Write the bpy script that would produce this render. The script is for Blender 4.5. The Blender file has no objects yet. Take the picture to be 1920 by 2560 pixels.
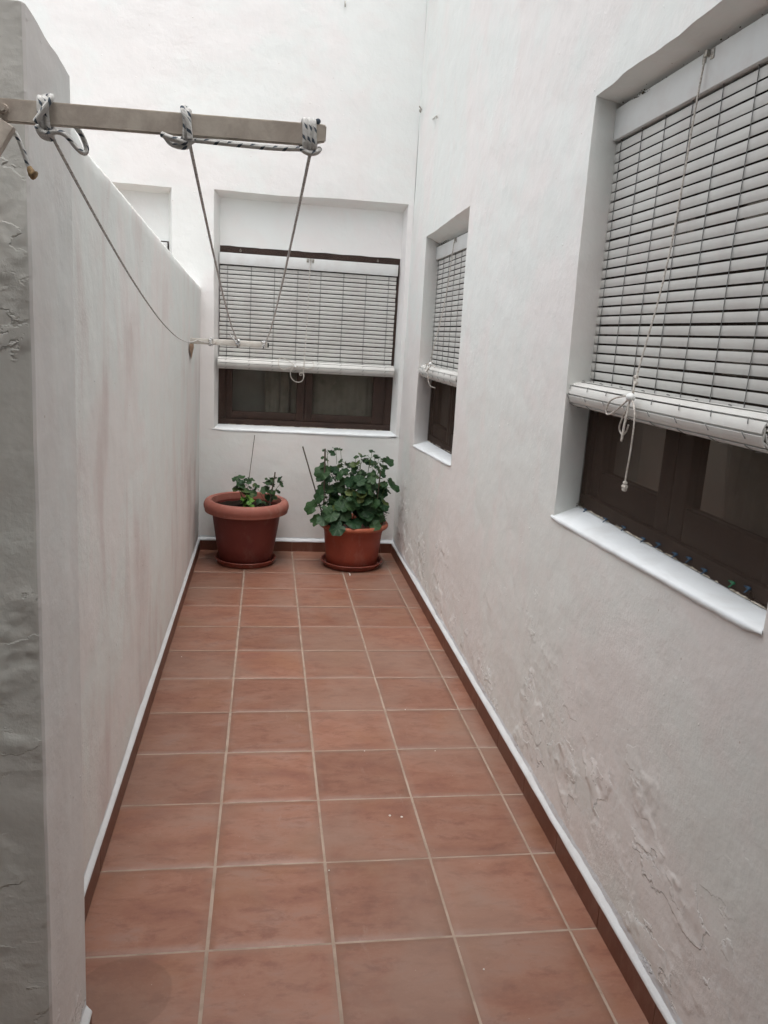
import bpy, bmesh, math, random
from mathutils import Vector, Matrix, noise
R = math.radians
sc = bpy.context.scene
col = sc.collection

# ------------------------------------------------------------------ camera
cd = bpy.data.cameras.new("camera"); cam = bpy.data.objects.new("camera", cd); col.objects.link(cam)
cam.location = (0.446189, -1.777522, 1.579849)
cam.rotation_euler = (1.351319, -0.058809, -0.142928)
cd.sensor_fit = 'HORIZONTAL'; cd.sensor_width = 36; cd.lens = 36 * 1963.25 / 1920
cd.clip_start = 0.02; cd.clip_end = 200
sc.camera = cam

# ------------------------------------------------------------------ sky + sun (overcast)
SUN_EL, SUN_AZ = R(80), R(180)       # azimuth of the sun measured from +y towards +x
w = bpy.data.worlds.new("World"); sc.world = w; w.use_nodes = True
nt = w.node_tree; nt.nodes.clear()
sky = nt.nodes.new('ShaderNodeTexSky'); sky.sky_type = 'NISHITA'; sky.sun_disc = False
sky.sun_elevation = SUN_EL; sky.sun_rotation = SUN_AZ; sky.dust_density = 4; sky.ozone_density = 1
hs = nt.nodes.new('ShaderNodeHueSaturation'); hs.inputs['Saturation'].default_value = 0.26
bg = nt.nodes.new('ShaderNodeBackground'); bg.inputs['Strength'].default_value = 0.15
wo = nt.nodes.new('ShaderNodeOutputWorld')
nt.links.new(sky.outputs[0], hs.inputs['Color']); nt.links.new(hs.outputs[0], bg.inputs[0]); nt.links.new(bg.outputs[0], wo.inputs[0])
sd = bpy.data.lights.new("sun", 'SUN'); sd.energy = 0.9; sd.angle = R(70); sd.color = (1, 0.965, 0.935)
sun = bpy.data.objects.new("sun", sd); col.objects.link(sun)
sdir = Vector((math.sin(SUN_AZ) * math.cos(SUN_EL), math.cos(SUN_AZ) * math.cos(SUN_EL), math.sin(SUN_EL)))
sun.rotation_euler = sdir.to_track_quat('Z', 'Y').to_euler()
sc.view_settings.view_transform = 'Standard'; sc.view_settings.look = 'None'
sc.view_settings.exposure = 1.08; sc.view_settings.gamma = 1.0

# ------------------------------------------------------------------ helpers
def link(o, parent=None):
    col.objects.link(o)
    if parent is not None: o.parent = parent
    return o
def tag(o, label=None, cat=None, group=None, kind=None):
    if label: o['label'] = label
    if cat: o['category'] = cat
    if group: o['group'] = group
    if kind: o['kind'] = kind
    return o
def empty(name, loc, label, cat, group=None):
    o = bpy.data.objects.new(name, None); o.location = loc; o.empty_display_size = .05
    link(o); return tag(o, label, cat, group)
def obj(name, bm, mat, parent=None, smooth=False, sharp=None):
    """bm is in world coordinates; the object's origin goes to its parent's"""
    me = bpy.data.meshes.new(name)
    if parent is not None:
        base = parent.location.copy() if parent.parent is None else parent.matrix_basis.translation.copy()
        p = parent.parent
        off = Vector(parent['wloc'])
        bmesh.ops.translate(bm, verts=bm.verts, vec=-off)
    bm.normal_update(); bm.to_mesh(me); bm.free()
    o = bpy.data.objects.new(name, me)
    for m in (mat if isinstance(mat, (list, tuple)) else [mat]): me.materials.append(m)
    link(o, parent)
    if smooth:
        for p in me.polygons: p.use_smooth = True
        if sharp: me.set_sharp_from_angle(angle=R(sharp))
    o['wloc'] = list(parent['wloc']) if parent is not None else [0, 0, 0]
    return o
def root(name, loc, label, cat, group=None):
    o = empty(name, loc, label, cat, group); o['wloc'] = list(loc); return o
def box(bm, lo, hi, mi=0):
    x0, y0, z0 = lo; x1, y1, z1 = hi
    v = [bm.verts.new(c) for c in ((x0,y0,z0),(x1,y0,z0),(x1,y1,z0),(x0,y1,z0),(x0,y0,z1),(x1,y0,z1),(x1,y1,z1),(x0,y1,z1))]
    fs = [bm.faces.new([v[i] for i in f]) for f in ((0,3,2,1),(4,5,6,7),(0,1,5,4),(1,2,6,5),(2,3,7,6),(3,0,4,7))]
    for f in fs: f.material_index = mi
    return v, fs
def bevel_all(bm, w, seg=2):
    bmesh.ops.bevel(bm, geom=[e for e in bm.edges], offset=w, segments=seg, affect='EDGES', profile=.5)
def frame_at(d):
    d = d.normalized()
    a = Vector((0,0,1)) if abs(d.z) < .9 else Vector((1,0,0))
    u = d.cross(a).normalized(); return u, d.cross(u).normalized()
def resample(pts, step):
    pts = [Vector(p) for p in pts]; out = [pts[0]]
    for a, b in zip(pts, pts[1:]):
        n = max(1, int((b-a).length/step))
        for i in range(1, n+1): out.append(a.lerp(b, i/n))
    return out
def smooth_path(pts, it=2):
    pts = [Vector(p) for p in pts]
    for _ in range(it):
        q = [pts[0]]
        for a, b in zip(pts, pts[1:]):
            q += [a.lerp(b, .25), a.lerp(b, .75)]
        q.append(pts[-1]); pts = q
    return pts
def tube(bm, pts, r, n=8, cap=True, twist=0.0, rfun=None):
    pts = [Vector(p) for p in pts]
    uvl = bm.loops.layers.uv.verify()
    rings = []; L = 0; u = None; Ls = []
    for i, p in enumerate(pts):
        d = (pts[min(i+1, len(pts)-1)] - pts[max(i-1, 0)])
        if d.length < 1e-9: d = Vector((0,0,1))
        d.normalize()
        if u is None: u, v = frame_at(d)
        else:
            u = (u - d*u.dot(d)); u = u.normalized() if u.length > 1e-6 else frame_at(d)[0]; v = d.cross(u)
        if i: L += (p-pts[i-1]).length
        Ls.append(L)
        rr = r if rfun is None else r*rfun(i/(len(pts)-1))
        rings.append([bm.verts.new(p + (u*math.cos(2*math.pi*k/n) + v*math.sin(2*math.pi*k/n))*rr) for k in range(n)])
    for i in range(len(rings)-1):
        for k in range(n):
            f = bm.faces.new((rings[i][k], rings[i][(k+1)%n], rings[i+1][(k+1)%n], rings[i+1][k]))
            f.smooth = True
            for lp, (uu, vv) in zip(f.loops, ((k/n, Ls[i]), ((k+1)/n, Ls[i]), ((k+1)/n, Ls[i+1]), (k/n, Ls[i+1]))): lp[uvl].uv = (uu, vv)
    if cap:
        bm.faces.new(rings[0][::-1]); bm.faces.new(rings[-1])
def lathe(bm, cx, cy, prof, n=64, mi=0):
    rings = []
    for (r, z) in prof:
        rings.append([bm.verts.new((cx + r*math.cos(2*math.pi*k/n), cy + r*math.sin(2*math.pi*k/n), z)) for k in range(n)])
    for a, b in zip(rings, rings[1:]):
        for k in range(n):
            f = bm.faces.new((a[k], a[(k+1)%n], b[(k+1)%n], b[k])); f.smooth = True; f.material_index = mi
    return rings
def sphere(bm, c, r, seg=12, sx=1, sy=1, sz=1):
    bmesh.ops.create_uvsphere(bm, u_segments=seg, v_segments=seg//2+2, radius=1,
        matrix=Matrix.Translation(c) @ Matrix.Diagonal((r*sx, r*sy, r*sz, 1)))
def nz(x, y=0, z=0): return noise.noise(Vector((x, y, z)))

# ------------------------------------------------------------------ materials
class NT:
    def __init__(s, name, rough=.6, spec=.3):
        s.m = bpy.data.materials.new(name); s.m.use_nodes = True; s.t = s.m.node_tree; s.t.nodes.clear()
        s.out = s.n('ShaderNodeOutputMaterial'); s.b = s.n('ShaderNodeBsdfPrincipled')
        s.l(s.b.outputs[0], s.out.inputs[0])
        s.b.inputs['Roughness'].default_value = rough; s.b.inputs['Specular IOR Level'].default_value = spec
    def n(s, t, **k):
        n = s.t.nodes.new(t)
        for a, b in k.items(): setattr(n, a, b)
        return n
    def l(s, a, b): s.t.links.new(a, b)
    def coord(s, scale=(1,1,1), kind='Object', rot=(0,0,0)):
        tc = s.n('ShaderNodeTexCoord'); mp = s.n('ShaderNodeMapping')
        mp.inputs['Scale'].default_value = scale; mp.inputs['Rotation'].default_value = rot
        s.l(tc.outputs[kind], mp.inputs[0]); return mp.outputs[0]
    def noise(s, vec, scale, detail=4, rough=.55, dist=0):
        n = s.n('ShaderNodeTexNoise'); n.inputs['Scale'].default_value = scale; n.inputs['Detail'].default_value = detail
        n.inputs['Roughness'].default_value = rough; n.inputs['Distortion'].default_value = dist
        s.l(vec, n.inputs['Vector']); return n.outputs['Fac']
    def ramp(s, fac, stops, interp='LINEAR'):
        r = s.n('ShaderNodeValToRGB'); r.color_ramp.interpolation = interp
        e = r.color_ramp.elements
        while len(e) < len(stops): e.new(.5)
        for i, (p, c) in enumerate(stops):
            e[i].position = p; e[i].color = (*c, 1) if isinstance(c, tuple) else (c, c, c, 1)
        s.l(fac, r.inputs[0]); return r.outputs[0]
    def mix(s, f, a, b, mode='MIX'):
        m = s.n('ShaderNodeMix', data_type='RGBA', blend_type=mode)
        for i, x in ((0, f), (6, a), (7, b)):
            if isinstance(x, (int, float)): m.inputs[i].default_value = x if i == 0 else (x, x, x, 1)
            elif isinstance(x, tuple): m.inputs[i].default_value = (*x, 1)
            else: s.l(x, m.inputs[i])
        return m.outputs[2]
    def math(s, op, a, b=0.0, c=None):
        m = s.n('ShaderNodeMath', operation=op)
        for i, x in enumerate((a, b) if c is None else (a, b, c)):
            if isinstance(x, (int, float)): m.inputs[i].default_value = x
            else: s.l(x, m.inputs[i])
        return m.outputs[0]
    def smooth(s, x, lo, hi):
        m = s.n('ShaderNodeMapRange', interpolation_type='SMOOTHSTEP')
        m.inputs[1].default_value = lo; m.inputs[2].default_value = hi; s.l(x, m.inputs[0]); return m.outputs[0]
    def sep(s, vec):
        n = s.n('ShaderNodeSeparateXYZ'); s.l(vec, n.inputs[0]); return n.outputs
    def bump(s, h, dist=.01, strength=1, prev=None):
        b = s.n('ShaderNodeBump'); b.inputs['Distance'].default_value = dist; b.inputs['Strength'].default_value = strength
        s.l(h, b.inputs['Height'])
        if prev is not None: s.l(prev, b.inputs['Normal'])
        return b.outputs[0]
    def color(s, c):
        if isinstance(c, tuple): s.b.inputs['Base Color'].default_value = (*c, 1)
        else: s.l(c, s.b.inputs['Base Color'])
        return s
    def normal(s, n): s.l(n, s.b.inputs['Normal']); return s

def plaster(name, tint_a, tint_b, streak=0.0, relief=0.0, grime=0.0, band=None, top=1.0, grit=1.0):
    """whitewashed plaster: cloudy two-tone limewash, trowel marks, grit, optional peeling relief low down,
    optional bluish white freshly painted band above the skirting (band = mean height)"""
    M = NT(name, .9, .12)
    P = M.coord()
    cl = M.noise(P, 1.3, 5, .6, .4)
    c = M.mix(M.smooth(cl, .44, .58), tint_a, tint_b)
    c = M.mix(M.math('MULTIPLY', M.smooth(M.noise(P, 4.5, 6, .6, .6), .45, .7), .35), c, (tint_b[0]*.97, tint_b[1]*.93, tint_b[2]*.92))
    if streak:
        st = M.noise(M.coord((1, 3.4, 1.05)), 1.3, 5, .55, .6)
        pm = M.smooth(M.noise(P, 1.1, 3, .5), .36, .60)
        c = M.mix(M.math('MULTIPLY', M.math('MULTIPLY', M.smooth(st, .44, .68), pm), streak), c, (.66, .575, .555))
        st2 = M.noise(M.coord((1, 5.0, 1.1)), 2.3, 5, .6, .9)
        c = M.mix(M.math('MULTIPLY', M.smooth(st2, .50, .70), streak*.6), c, (.80, .83, .80))
    z = M.sep(P)[2]
    if grime:
        g = M.math('ADD', z, M.math('MULTIPLY', M.noise(P, 2.2, 6, .65, .8), -1.1))
        c = M.mix(M.math('MULTIPLY', M.math('SUBTRACT', 1.0, M.smooth(g, -.45, .55)), grime), c, (.47, .45, .42))
        c = M.mix(M.math('MULTIPLY', M.smooth(M.noise(M.coord((1,1,1), rot=(.6,.2,.9)), 7, 8, .75, 1.5), .56, .68), grime*.7), c, (.50, .47, .44))
    # specks of dirt
    sp = M.n('ShaderNodeTexVoronoi'); sp.inputs['Scale'].default_value = 9; M.l(P, sp.inputs['Vector'])
    c = M.mix(M.math('MULTIPLY', M.math('LESS_THAN', sp.outputs['Distance'], .022), .55), c, (.42, .34, .27))
    if band:
        h = M.math('ADD', z, M.math('MULTIPLY', M.noise(P, 11, 5, .7), -.030))
        c = M.mix(M.math('SUBTRACT', 1.0, M.smooth(h, band-.0185, band-.0125)), c, (.80, .86, .90))
    if relief:
        zs = M.math('ADD', z, M.math('MULTIPLY', M.noise(P, 1.7, 3, .5), .9))
        ms = M.math('SUBTRACT', 1.0, M.smooth(zs, .70*top, 1.20*top))
        f2 = M.noise(M.coord((1, 1.0, 1.6), rot=(.45, 0, 0)), 2.3, 7, .56)
        edge = M.math('SUBTRACT', 1.0, M.smooth(M.math('ABSOLUTE', M.math('SUBTRACT', f2, .497)), .0, .012))
        c = M.mix(M.math('MULTIPLY', M.math('MULTIPLY', edge, ms), .55 if top < 5 else 0.0), c, (.86, .88, .88))
    M.color(c)
    # relief
    b = M.bump(M.noise(P, 6, 4, .5), .02, .35)
    b = M.bump(M.math('MULTIPLY', M.noise(P, 30, 5, .6), M.smooth(M.noise(P, 1.9, 3), .42, .62)), .0035, .5, b)
    b = M.bump(M.noise(P, 120, 3, .6), .0007, .4, b)
    # grit blobs
    v = M.n('ShaderNodeTexVoronoi'); v.inputs['Scale'].default_value = 16; v.inputs['Randomness'].default_value = 1
    vv = M.n('ShaderNodeVectorMath', operation='MULTIPLY_ADD'); nn = M.n('ShaderNodeTexNoise'); nn.inputs['Scale'].default_value = 60; M.l(P, nn.inputs['Vector'])
    M.l(nn.outputs['Color'], vv.inputs[0]); vv.inputs[1].default_value = (.02, .02, .02); M.l(P, vv.inputs[2]); M.l(vv.outputs[0], v.inputs['Vector'])
    gs = M.math('MULTIPLY', M.smooth(v.outputs['Distance'], .085, .02), M.smooth(M.noise(P, 2.7, 3, .6), .50, .60))
    b = M.bump(gs, .0035, .7*grit, b)
    if relief:
        zz = M.math('ADD', z, M.math('MULTIPLY', M.noise(P, 1.7, 3, .5), .9))
        mask = M.math('SUBTRACT', 1.0, M.smooth(zz, .70*top, 1.20*top))
        # lifted limewash: broken cliff lines where old coats have come away
        fl = M.noise(M.coord((1, 1.0, 1.6), rot=(.45, 0, 0)), 2.3, 7, .56)
        brk = M.smooth(M.noise(P, 5.3, 3, .5), .46, .58)
        s1 = M.math('ADD', M.smooth(fl, .488, .498), M.math('MULTIPLY', M.smooth(fl, .575, .583), .7))
        b = M.bump(M.math('MULTIPLY', M.math('MULTIPLY', s1, mask), brk), .009*relief, 1, b)
        # rough crumbly patches
        pm = M.math('MULTIPLY', M.smooth(M.noise(P, 3.4, 4, .6), .52, .62), mask)
        b = M.bump(M.math('MULTIPLY', M.noise(P, 42, 8, .68), pm), .009*relief, 1, b)
        b = M.bump(M.math('MULTIPLY', M.noise(P, 9, 4, .5), mask), .016*relief, .8, b)
    M.normal(b)
    return M.m

WA, WB = (.80, .825, .80), (.83, .81, .79)
m_back = plaster('limewash_back_wall', (.80, .82, .80), (.82, .805, .79), band=.104)
m_right = plaster('limewash_right_wall', WA, WB, relief=.48, grime=.10, band=.118, top=.95)
m_left = plaster('limewash_left_wall', (.79, .82, .80), (.81, .79, .772), streak=.65, grime=.06, band=.112)
m_pier = plaster('limewash_pier', (.78, .80, .785), (.78, .765, .75), streak=.2, relief=.5, grime=.10, band=.112, top=.8, grit=.4)
m_rough = plaster('rough_shaded_render', (.66, .68, .65), (.62, .62, .59), streak=.2, relief=.32, grime=.12, top=9, grit=.3)  # rougher render; its darker grey also paints in the near face's shade
m_plain = plaster('limewash_plain', WA, WB)

def m_sill_():
    M = NT('fresh_white_sill_paint', .6, .3); P = M.coord()
    M.color(M.mix(M.smooth(M.noise(P, 9, 5, .6), .4, .7), (.76, .80, .82), (.70, .73, .74)))
    M.normal(M.bump(M.noise(P, 30, 5, .6), .004, .5)); return M.m
m_sill = m_sill_()

RX, RY = .140, -.125
def m_tile_():
    M = NT('terracotta_tile', .42, .45); P = M.coord()
    at = M.n('ShaderNodeAttribute', attribute_name='rnd'); rv = M.sep(at.outputs['Vector'])
    # shift the clouding per tile
    vm = M.n('ShaderNodeVectorMath', operation='MULTIPLY_ADD'); M.l(at.outputs['Vector'], vm.inputs[0]); vm.inputs[1].default_value = (7, 7, 0); M.l(P, vm.inputs[2])
    mpx = M.n('ShaderNodeMapping'); mpx.inputs['Scale'].default_value = (.62, 1.25, 1); M.l(vm.outputs[0], mpx.inputs[0])
    n1 = M.noise(mpx.outputs[0], 6.0, 8, .68, .3)
    n2 = M.noise(mpx.outputs[0], 17, 8, .72, .3)
    c = M.ramp(n1, [(.34, (.215, .092, .063)), (.46, (.255, .115, .075)), (.56, (.290, .142, .097)), (.66, (.280, .158, .120))])
    c = M.mix(M.math('MULTIPLY', M.smooth(n2, .48, .66), .6), c, (.175, .070, .047))
    c = M.mix(M.math('MULTIPLY', M.smooth(M.noise(vm.outputs[0], 3.1, 3, .5), .52, .72), .4), c, (.265, .122, .062))
    # pale scuffed rim of every tile
    e = M.smooth(rv[2], .62, 1.0)
    c = M.mix(M.math('MULTIPLY', M.math('MULTIPLY', e, M.smooth(n2, .30, .62)), .55), c, (.27, .162, .120))
    hs_ = M.n('ShaderNodeHueSaturation'); M.l(c, hs_.inputs['Color']); M.l(M.math('MULTIPLY_ADD', rv[0], .20, .84), hs_.inputs['Value'])
    dust = M.noise(P, 1.6, 5, .6, .5)
    c2 = M.mix(M.math('MULTIPLY', M.smooth(dust, .42, .64), .5), hs_.outputs[0], (.255, .170, .132))
    pos = M.sep(P)
    dx_ = M.math('ADD', pos[0], -RX); dy_ = M.math('ADD', pos[1], -RY)
    dd_ = M.math('ADD', M.math('SQRT', M.math('ADD', M.math('MULTIPLY', dx_, dx_), M.math('MULTIPLY', dy_, dy_))), M.math('MULTIPLY', M.noise(P, 14, 3), .008))
    c2 = M.mix(M.math('MULTIPLY', M.math('SUBTRACT', 1.0, M.smooth(dd_, .116, .124)), .38), c2, (.150, .072, .045))
    vs = M.n('ShaderNodeTexVoronoi'); vs.inputs['Scale'].default_value = 21; M.l(P, vs.inputs['Vector'])
    c2 = M.mix(M.math('MULTIPLY', M.math('LESS_THAN', vs.outputs['Distance'], .030), .5), c2, (.42, .36, .31))
    c2 = M.mix(M.math('MULTIPLY', M.smooth(M.noise(P, 95, 5, .7), .55, .75), .22), c2, (.34, .24, .19))
    c2 = M.mix(M.math('MULTIPLY', M.smooth(M.noise(M.coord((3, .7, 1), rot=(0, 0, .5)), 6, 7, .75), .60, .72), .3), c2, (.33, .24, .20))
    M.color(c2)
    M.l(M.math('MULTIPLY_ADD', n2, .3, .30), M.b.inputs['Roughness'])
    M.normal(M.bump(M.noise(P, 60, 5, .6), .0012, .35, M.bump(n1, .004, .3))); return M.m
m_tile = m_tile_()
def simple(name, c, rough=.6, spec=.3, var=None, nscale=20, bump=0, bscale=60, metal=0):
    M = NT(name, rough, spec); P = M.coord()
    if var: M.color(M.mix(M.smooth(M.noise(P, nscale, 6, .65, .4), .38, .68), c, var))
    else: M.color(c)
    if bump: M.normal(M.bump(M.noise(P, bscale, 5, .6), bump, .6))
    M.b.inputs['Metallic'].default_value = metal
    return M.m
m_grout = simple('floor_grout', (.37, .29, .235), .9, .1, (.28, .21, .165), 9, .002, 120)
m_skirt = simple('skirting_tile', (.150, .058, .036), .4, .4, (.125, .046, .028), 6, .001, 40)
m_sgrout = simple('skirting_grout', (.33, .22, .17), .9, .1)
m_blind = simple('pale_grey_blind_slat', (.655, .66, .63), .5, .3, (.60, .59, .565), 5, .0006, 30)
m_rail = simple('pale_headrail', (.70, .72, .71), .5, .35, (.66, .66, .645), 8)
m_cordg = simple('grey_ladder_cord', (.20, .205, .20), .8, .1)
m_cordw = simple('white_pull_cord', (.66, .63, .58), .85, .1, (.36, .32, .28), 160, .001, 400)
m_ball = simple('white_plastic', (.78, .80, .79), .35, .5)
m_metal = simple('screw_metal', (.45, .44, .41), .4, .5, (.28, .25, .2), 80, metal=.7)
m_wood = simple('brown_window_paint', (.060, .034, .027), .5, .3, (.042, .026, .021), 14, .0015, 70)
m_rollfill = simple('dark_roll_fill', (.085, .072, .060), .8, .15, (.045, .038, .032), 28, .003, 80)
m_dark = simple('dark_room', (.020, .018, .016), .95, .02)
m_chip = simple('peeling_paint_flake', (.60, .56, .48), .85, .1, (.30, .26, .20), 60, .002, 120)
m_bar = simple('weathered_beige_bar', (.66, .605, .53), .7, .25, (.50, .44, .385), 18, .001, 90)
m_barw = simple('white_painted_bar', (.64, .62, .57), .6, .3, (.55, .52, .47), 14, .001, 90)
m_pot1 = simple('matte_dark_terracotta_plastic', (.150, .032, .024), .55, .35, (.125, .026, .021), 4, .0005, 25)
m_rim1 = simple('faded_pink_terracotta_rim', (.34, .125, .095), .6, .3, (.30, .105, .078), 7, .0005, 25)
m_pot2 = simple('orange_terracotta_plastic', (.285, .060, .034), .5, .35, (.245, .050, .030), 5, .0005, 25)
m_rim2 = simple('orange_terracotta_rim', (.36, .100, .052), .55, .3, (.30, .080, .042), 8, .0005, 25)
m_sauc = simple('terracotta_saucer', (.25, .066, .044), .5, .35, (.20, .05, .034), 9, .0005, 25)
m_soil = simple('damp_soil', (.020, .014, .010), .95, .1, (.012, .009, .007), 45, .012, 60)
m_stick = simple('weathered_cane', (.13, .11, .085), .8, .15, (.07, .06, .045), 40)
m_stalk = simple('green_stalk', (.10, .15, .045), .6, .25, (.075, .10, .04), 30)
m_crumb = simple('plaster_crumb', (.72, .70, .66), .9, .1)
m_peg = simple('faded_blue_clip', (.028, .085, .16), .5, .4, (.02, .05, .09), 90)
m_pegg = simple('green_clip', (.020, .16, .075), .5, .4)
m_curt = simple('sheer_curtain', (.66, .64, .58), .9, .1, (.50, .49, .44), 12)
m_cut = simple('frayed_rope_end', (.42, .30, .17), .9, .1, (.25, .17, .10), 120, .003, 300)
m_hole = simple('chipped_plaster_brown', (.42, .30, .22), .95, .05, (.30, .21, .15), 60)

def weather(m, amt):
    t = m.node_tree; b = next(n for n in t.nodes if n.type == 'BSDF_PRINCIPLED'); src = b.inputs['Base Color'].links[0].from_socket
    tc = t.nodes.new('ShaderNodeTexCoord'); mp = t.nodes.new('ShaderNodeMapping'); mp.inputs['Scale'].default_value = (1, 1, .45); t.links.new(tc.outputs['Object'], mp.inputs[0])
    n = t.nodes.new('ShaderNodeTexNoise'); n.inputs['Scale'].default_value = 16; n.inputs['Detail'].default_value = 8; n.inputs['Roughness'].default_value = .7; t.links.new(mp.outputs[0], n.inputs['Vector'])
    r_ = t.nodes.new('ShaderNodeMapRange'); r_.inputs[1].default_value = .52; r_.inputs[2].default_value = .75; r_.inputs[4].default_value = amt; t.links.new(n.outputs['Fac'], r_.inputs[0])
    mx = t.nodes.new('ShaderNodeMix'); mx.data_type = 'RGBA'; t.links.new(r_.outputs[0], mx.inputs[0]); t.links.new(src, mx.inputs[6]); mx.inputs[7].default_value = (.42, .30, .25, 1); t.links.new(mx.outputs[2], b.inputs['Base Color'])
for m_, a_ in ((m_pot1, .16), (m_pot2, .22), (m_rim1, .35), (m_rim2, .35), (m_sauc, .45), (m_skirt, .22)): weather(m_, a_)

def m_glass_():
    m = bpy.data.materials.new('window_glass'); m.use_nodes = True; t = m.node_tree; t.nodes.clear()
    o = t.nodes.new('ShaderNodeOutputMaterial'); mx = t.nodes.new('ShaderNodeMixShader'); tr = t.nodes.new('ShaderNodeBsdfTransparent')
    gl = t.nodes.new('ShaderNodeBsdfGlossy'); fr = t.nodes.new('ShaderNodeFresnel')
    tr.inputs[0].default_value = (.60, .60, .57, 1); gl.inputs['Roughness'].default_value = .04; gl.inputs[0].default_value = (.55, .5, .45, 1); fr.inputs[0].default_value = 1.18
    t.links.new(fr.outputs[0], mx.inputs[0]); t.links.new(tr.outputs[0], mx.inputs[1]); t.links.new(gl.outputs[0], mx.inputs[2]); t.links.new(mx.outputs[0], o.inputs[0])
    return m
m_glass = m_glass_()
def m_screen_(name, op, c):
    m = bpy.data.materials.new(name); m.use_nodes = True; t = m.node_tree; t.nodes.clear()
    o = t.nodes.new('ShaderNodeOutputMaterial'); mx = t.nodes.new('ShaderNodeMixShader'); tr = t.nodes.new('ShaderNodeBsdfTransparent'); df = t.nodes.new('ShaderNodeBsdfDiffuse')
    tc = t.nodes.new('ShaderNodeTexCoord'); n = t.nodes.new('ShaderNodeTexNoise'); n.inputs['Scale'].default_value = 5; n.inputs['Detail'].default_value = 5
    mr = t.nodes.new('ShaderNodeMapRange'); mr.inputs[1].default_value = .3; mr.inputs[2].default_value = .7; mr.inputs[3].default_value = op-.07; mr.inputs[4].default_value = op+.07
    t.links.new(tc.outputs['Object'], n.inputs['Vector']); t.links.new(n.outputs['Fac'], mr.inputs[0]); t.links.new(mr.outputs[0], mx.inputs[0])
    df.inputs[0].default_value = (*c, 1)
    t.links.new(tr.outputs[0], mx.inputs[1]); t.links.new(df.outputs[0], mx.inputs[2]); t.links.new(mx.outputs[0], o.inputs[0]); return m
m_screen = m_screen_('dusty_insect_screen', .58, (.070, .052, .042)); m_screen2 = m_screen_('fine_insect_screen', .20, (.085, .066, .055))

def m_rope_(name='braided_white_rope', fleck=(.045, .075, .11), fa=.92):
    M = NT(name, .85, .12)
    uv = M.n('ShaderNodeUVMap'); s = M.sep(uv.outputs[0])
    a = M.math('ADD', M.math('MULTIPLY', s[1], 62), s[0])          # spiral flecks
    fr = M.math('FRACT', a)
    f1 = M.math('LESS_THAN', fr, .30)
    u2 = M.math('FRACT', M.math('ADD', M.math('MULTIPLY', s[0], 2), M.math('MULTIPLY', s[1], 31)))
    f2 = M.math('LESS_THAN', u2, .55)
    br = M.math('SINE', M.math('MULTIPLY', M.math('ADD', M.math('MULTIPLY', s[1], 300), s[0]), 6.283))
    br2 = M.math('SINE', M.math('MULTIPLY', M.math('SUBTRACT', M.math('MULTIPLY', s[1], 300), M.math('MULTIPLY', s[0], 2)), 6.283))
    P = M.coord()
    c = M.mix(M.smooth(M.noise(P, 60, 4), .35, .7), (.86, .86, .84), (.72, .72, .70))
    c = M.mix(M.math('MULTIPLY', M.math('MULTIPLY', f1, f2), fa), c, fleck)
    M.color(c)
    M.normal(M.bump(M.math('MULTIPLY', br, br2), .0012, .8)); return M.m
m_rope = m_rope_()
m_line = m_rope_('stretched_rope', (.34, .34, .34), .5)

def m_leaf_(name, a, b, tint):
    M = NT(name, .5, .3)
    at = M.n('ShaderNodeAttribute', attribute_name='rnd'); rv = M.sep(at.outputs['Vector'])
    c = M.mix(rv[0], a, b)
    c = M.mix(M.math('MULTIPLY', M.smooth(rv[1], .82, .97), .8), c, tint)
    P = M.coord()
    c = M.mix(M.math('MULTIPLY', M.smooth(M.noise(P, 45, 4, .6), .4, .7), .35), c, (a[0]*.7, a[1]*.7, a[2]*.7))
    uv = M.n('ShaderNodeUVMap'); s = M.sep(uv.outputs[0])      # u angle, v radius
    vein = M.math('ABSOLUTE', M.math('SINE', M.math('MULTIPLY', s[0], 6.283*3.5)))
    c = M.mix(M.math('MULTIPLY', M.math('LESS_THAN', vein, .13), .35), c, (.16, .24, .11))
    M.color(c); M.l(M.math('MULTIPLY_ADD', vein, .1, .45), M.b.inputs['Roughness'])
    M.normal(M.bump(vein, .002, .6, M.bump(M.noise(P, 90, 3), .001, .6)))
    # light through the leaf
    tl = M.n('ShaderNodeBsdfTranslucent'); M.l(c, tl.inputs[0]); mx = M.n('ShaderNodeMixShader'); mx.inputs[0].default_value = .22
    M.l(M.b.outputs[0], mx.inputs[1]); M.l(tl.outputs[0], mx.inputs[2]); M.l(mx.outputs[0], M.out.inputs[0])
    return M.m
m_leaf = m_leaf_('geranium_leaf', (.018, .056, .024), (.045, .098, .034), (.12, .15, .04))
m_leafb = m_leaf_('young_bright_leaf', (.095, .22, .035), (.14, .27, .05), (.16, .28, .06))

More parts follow.
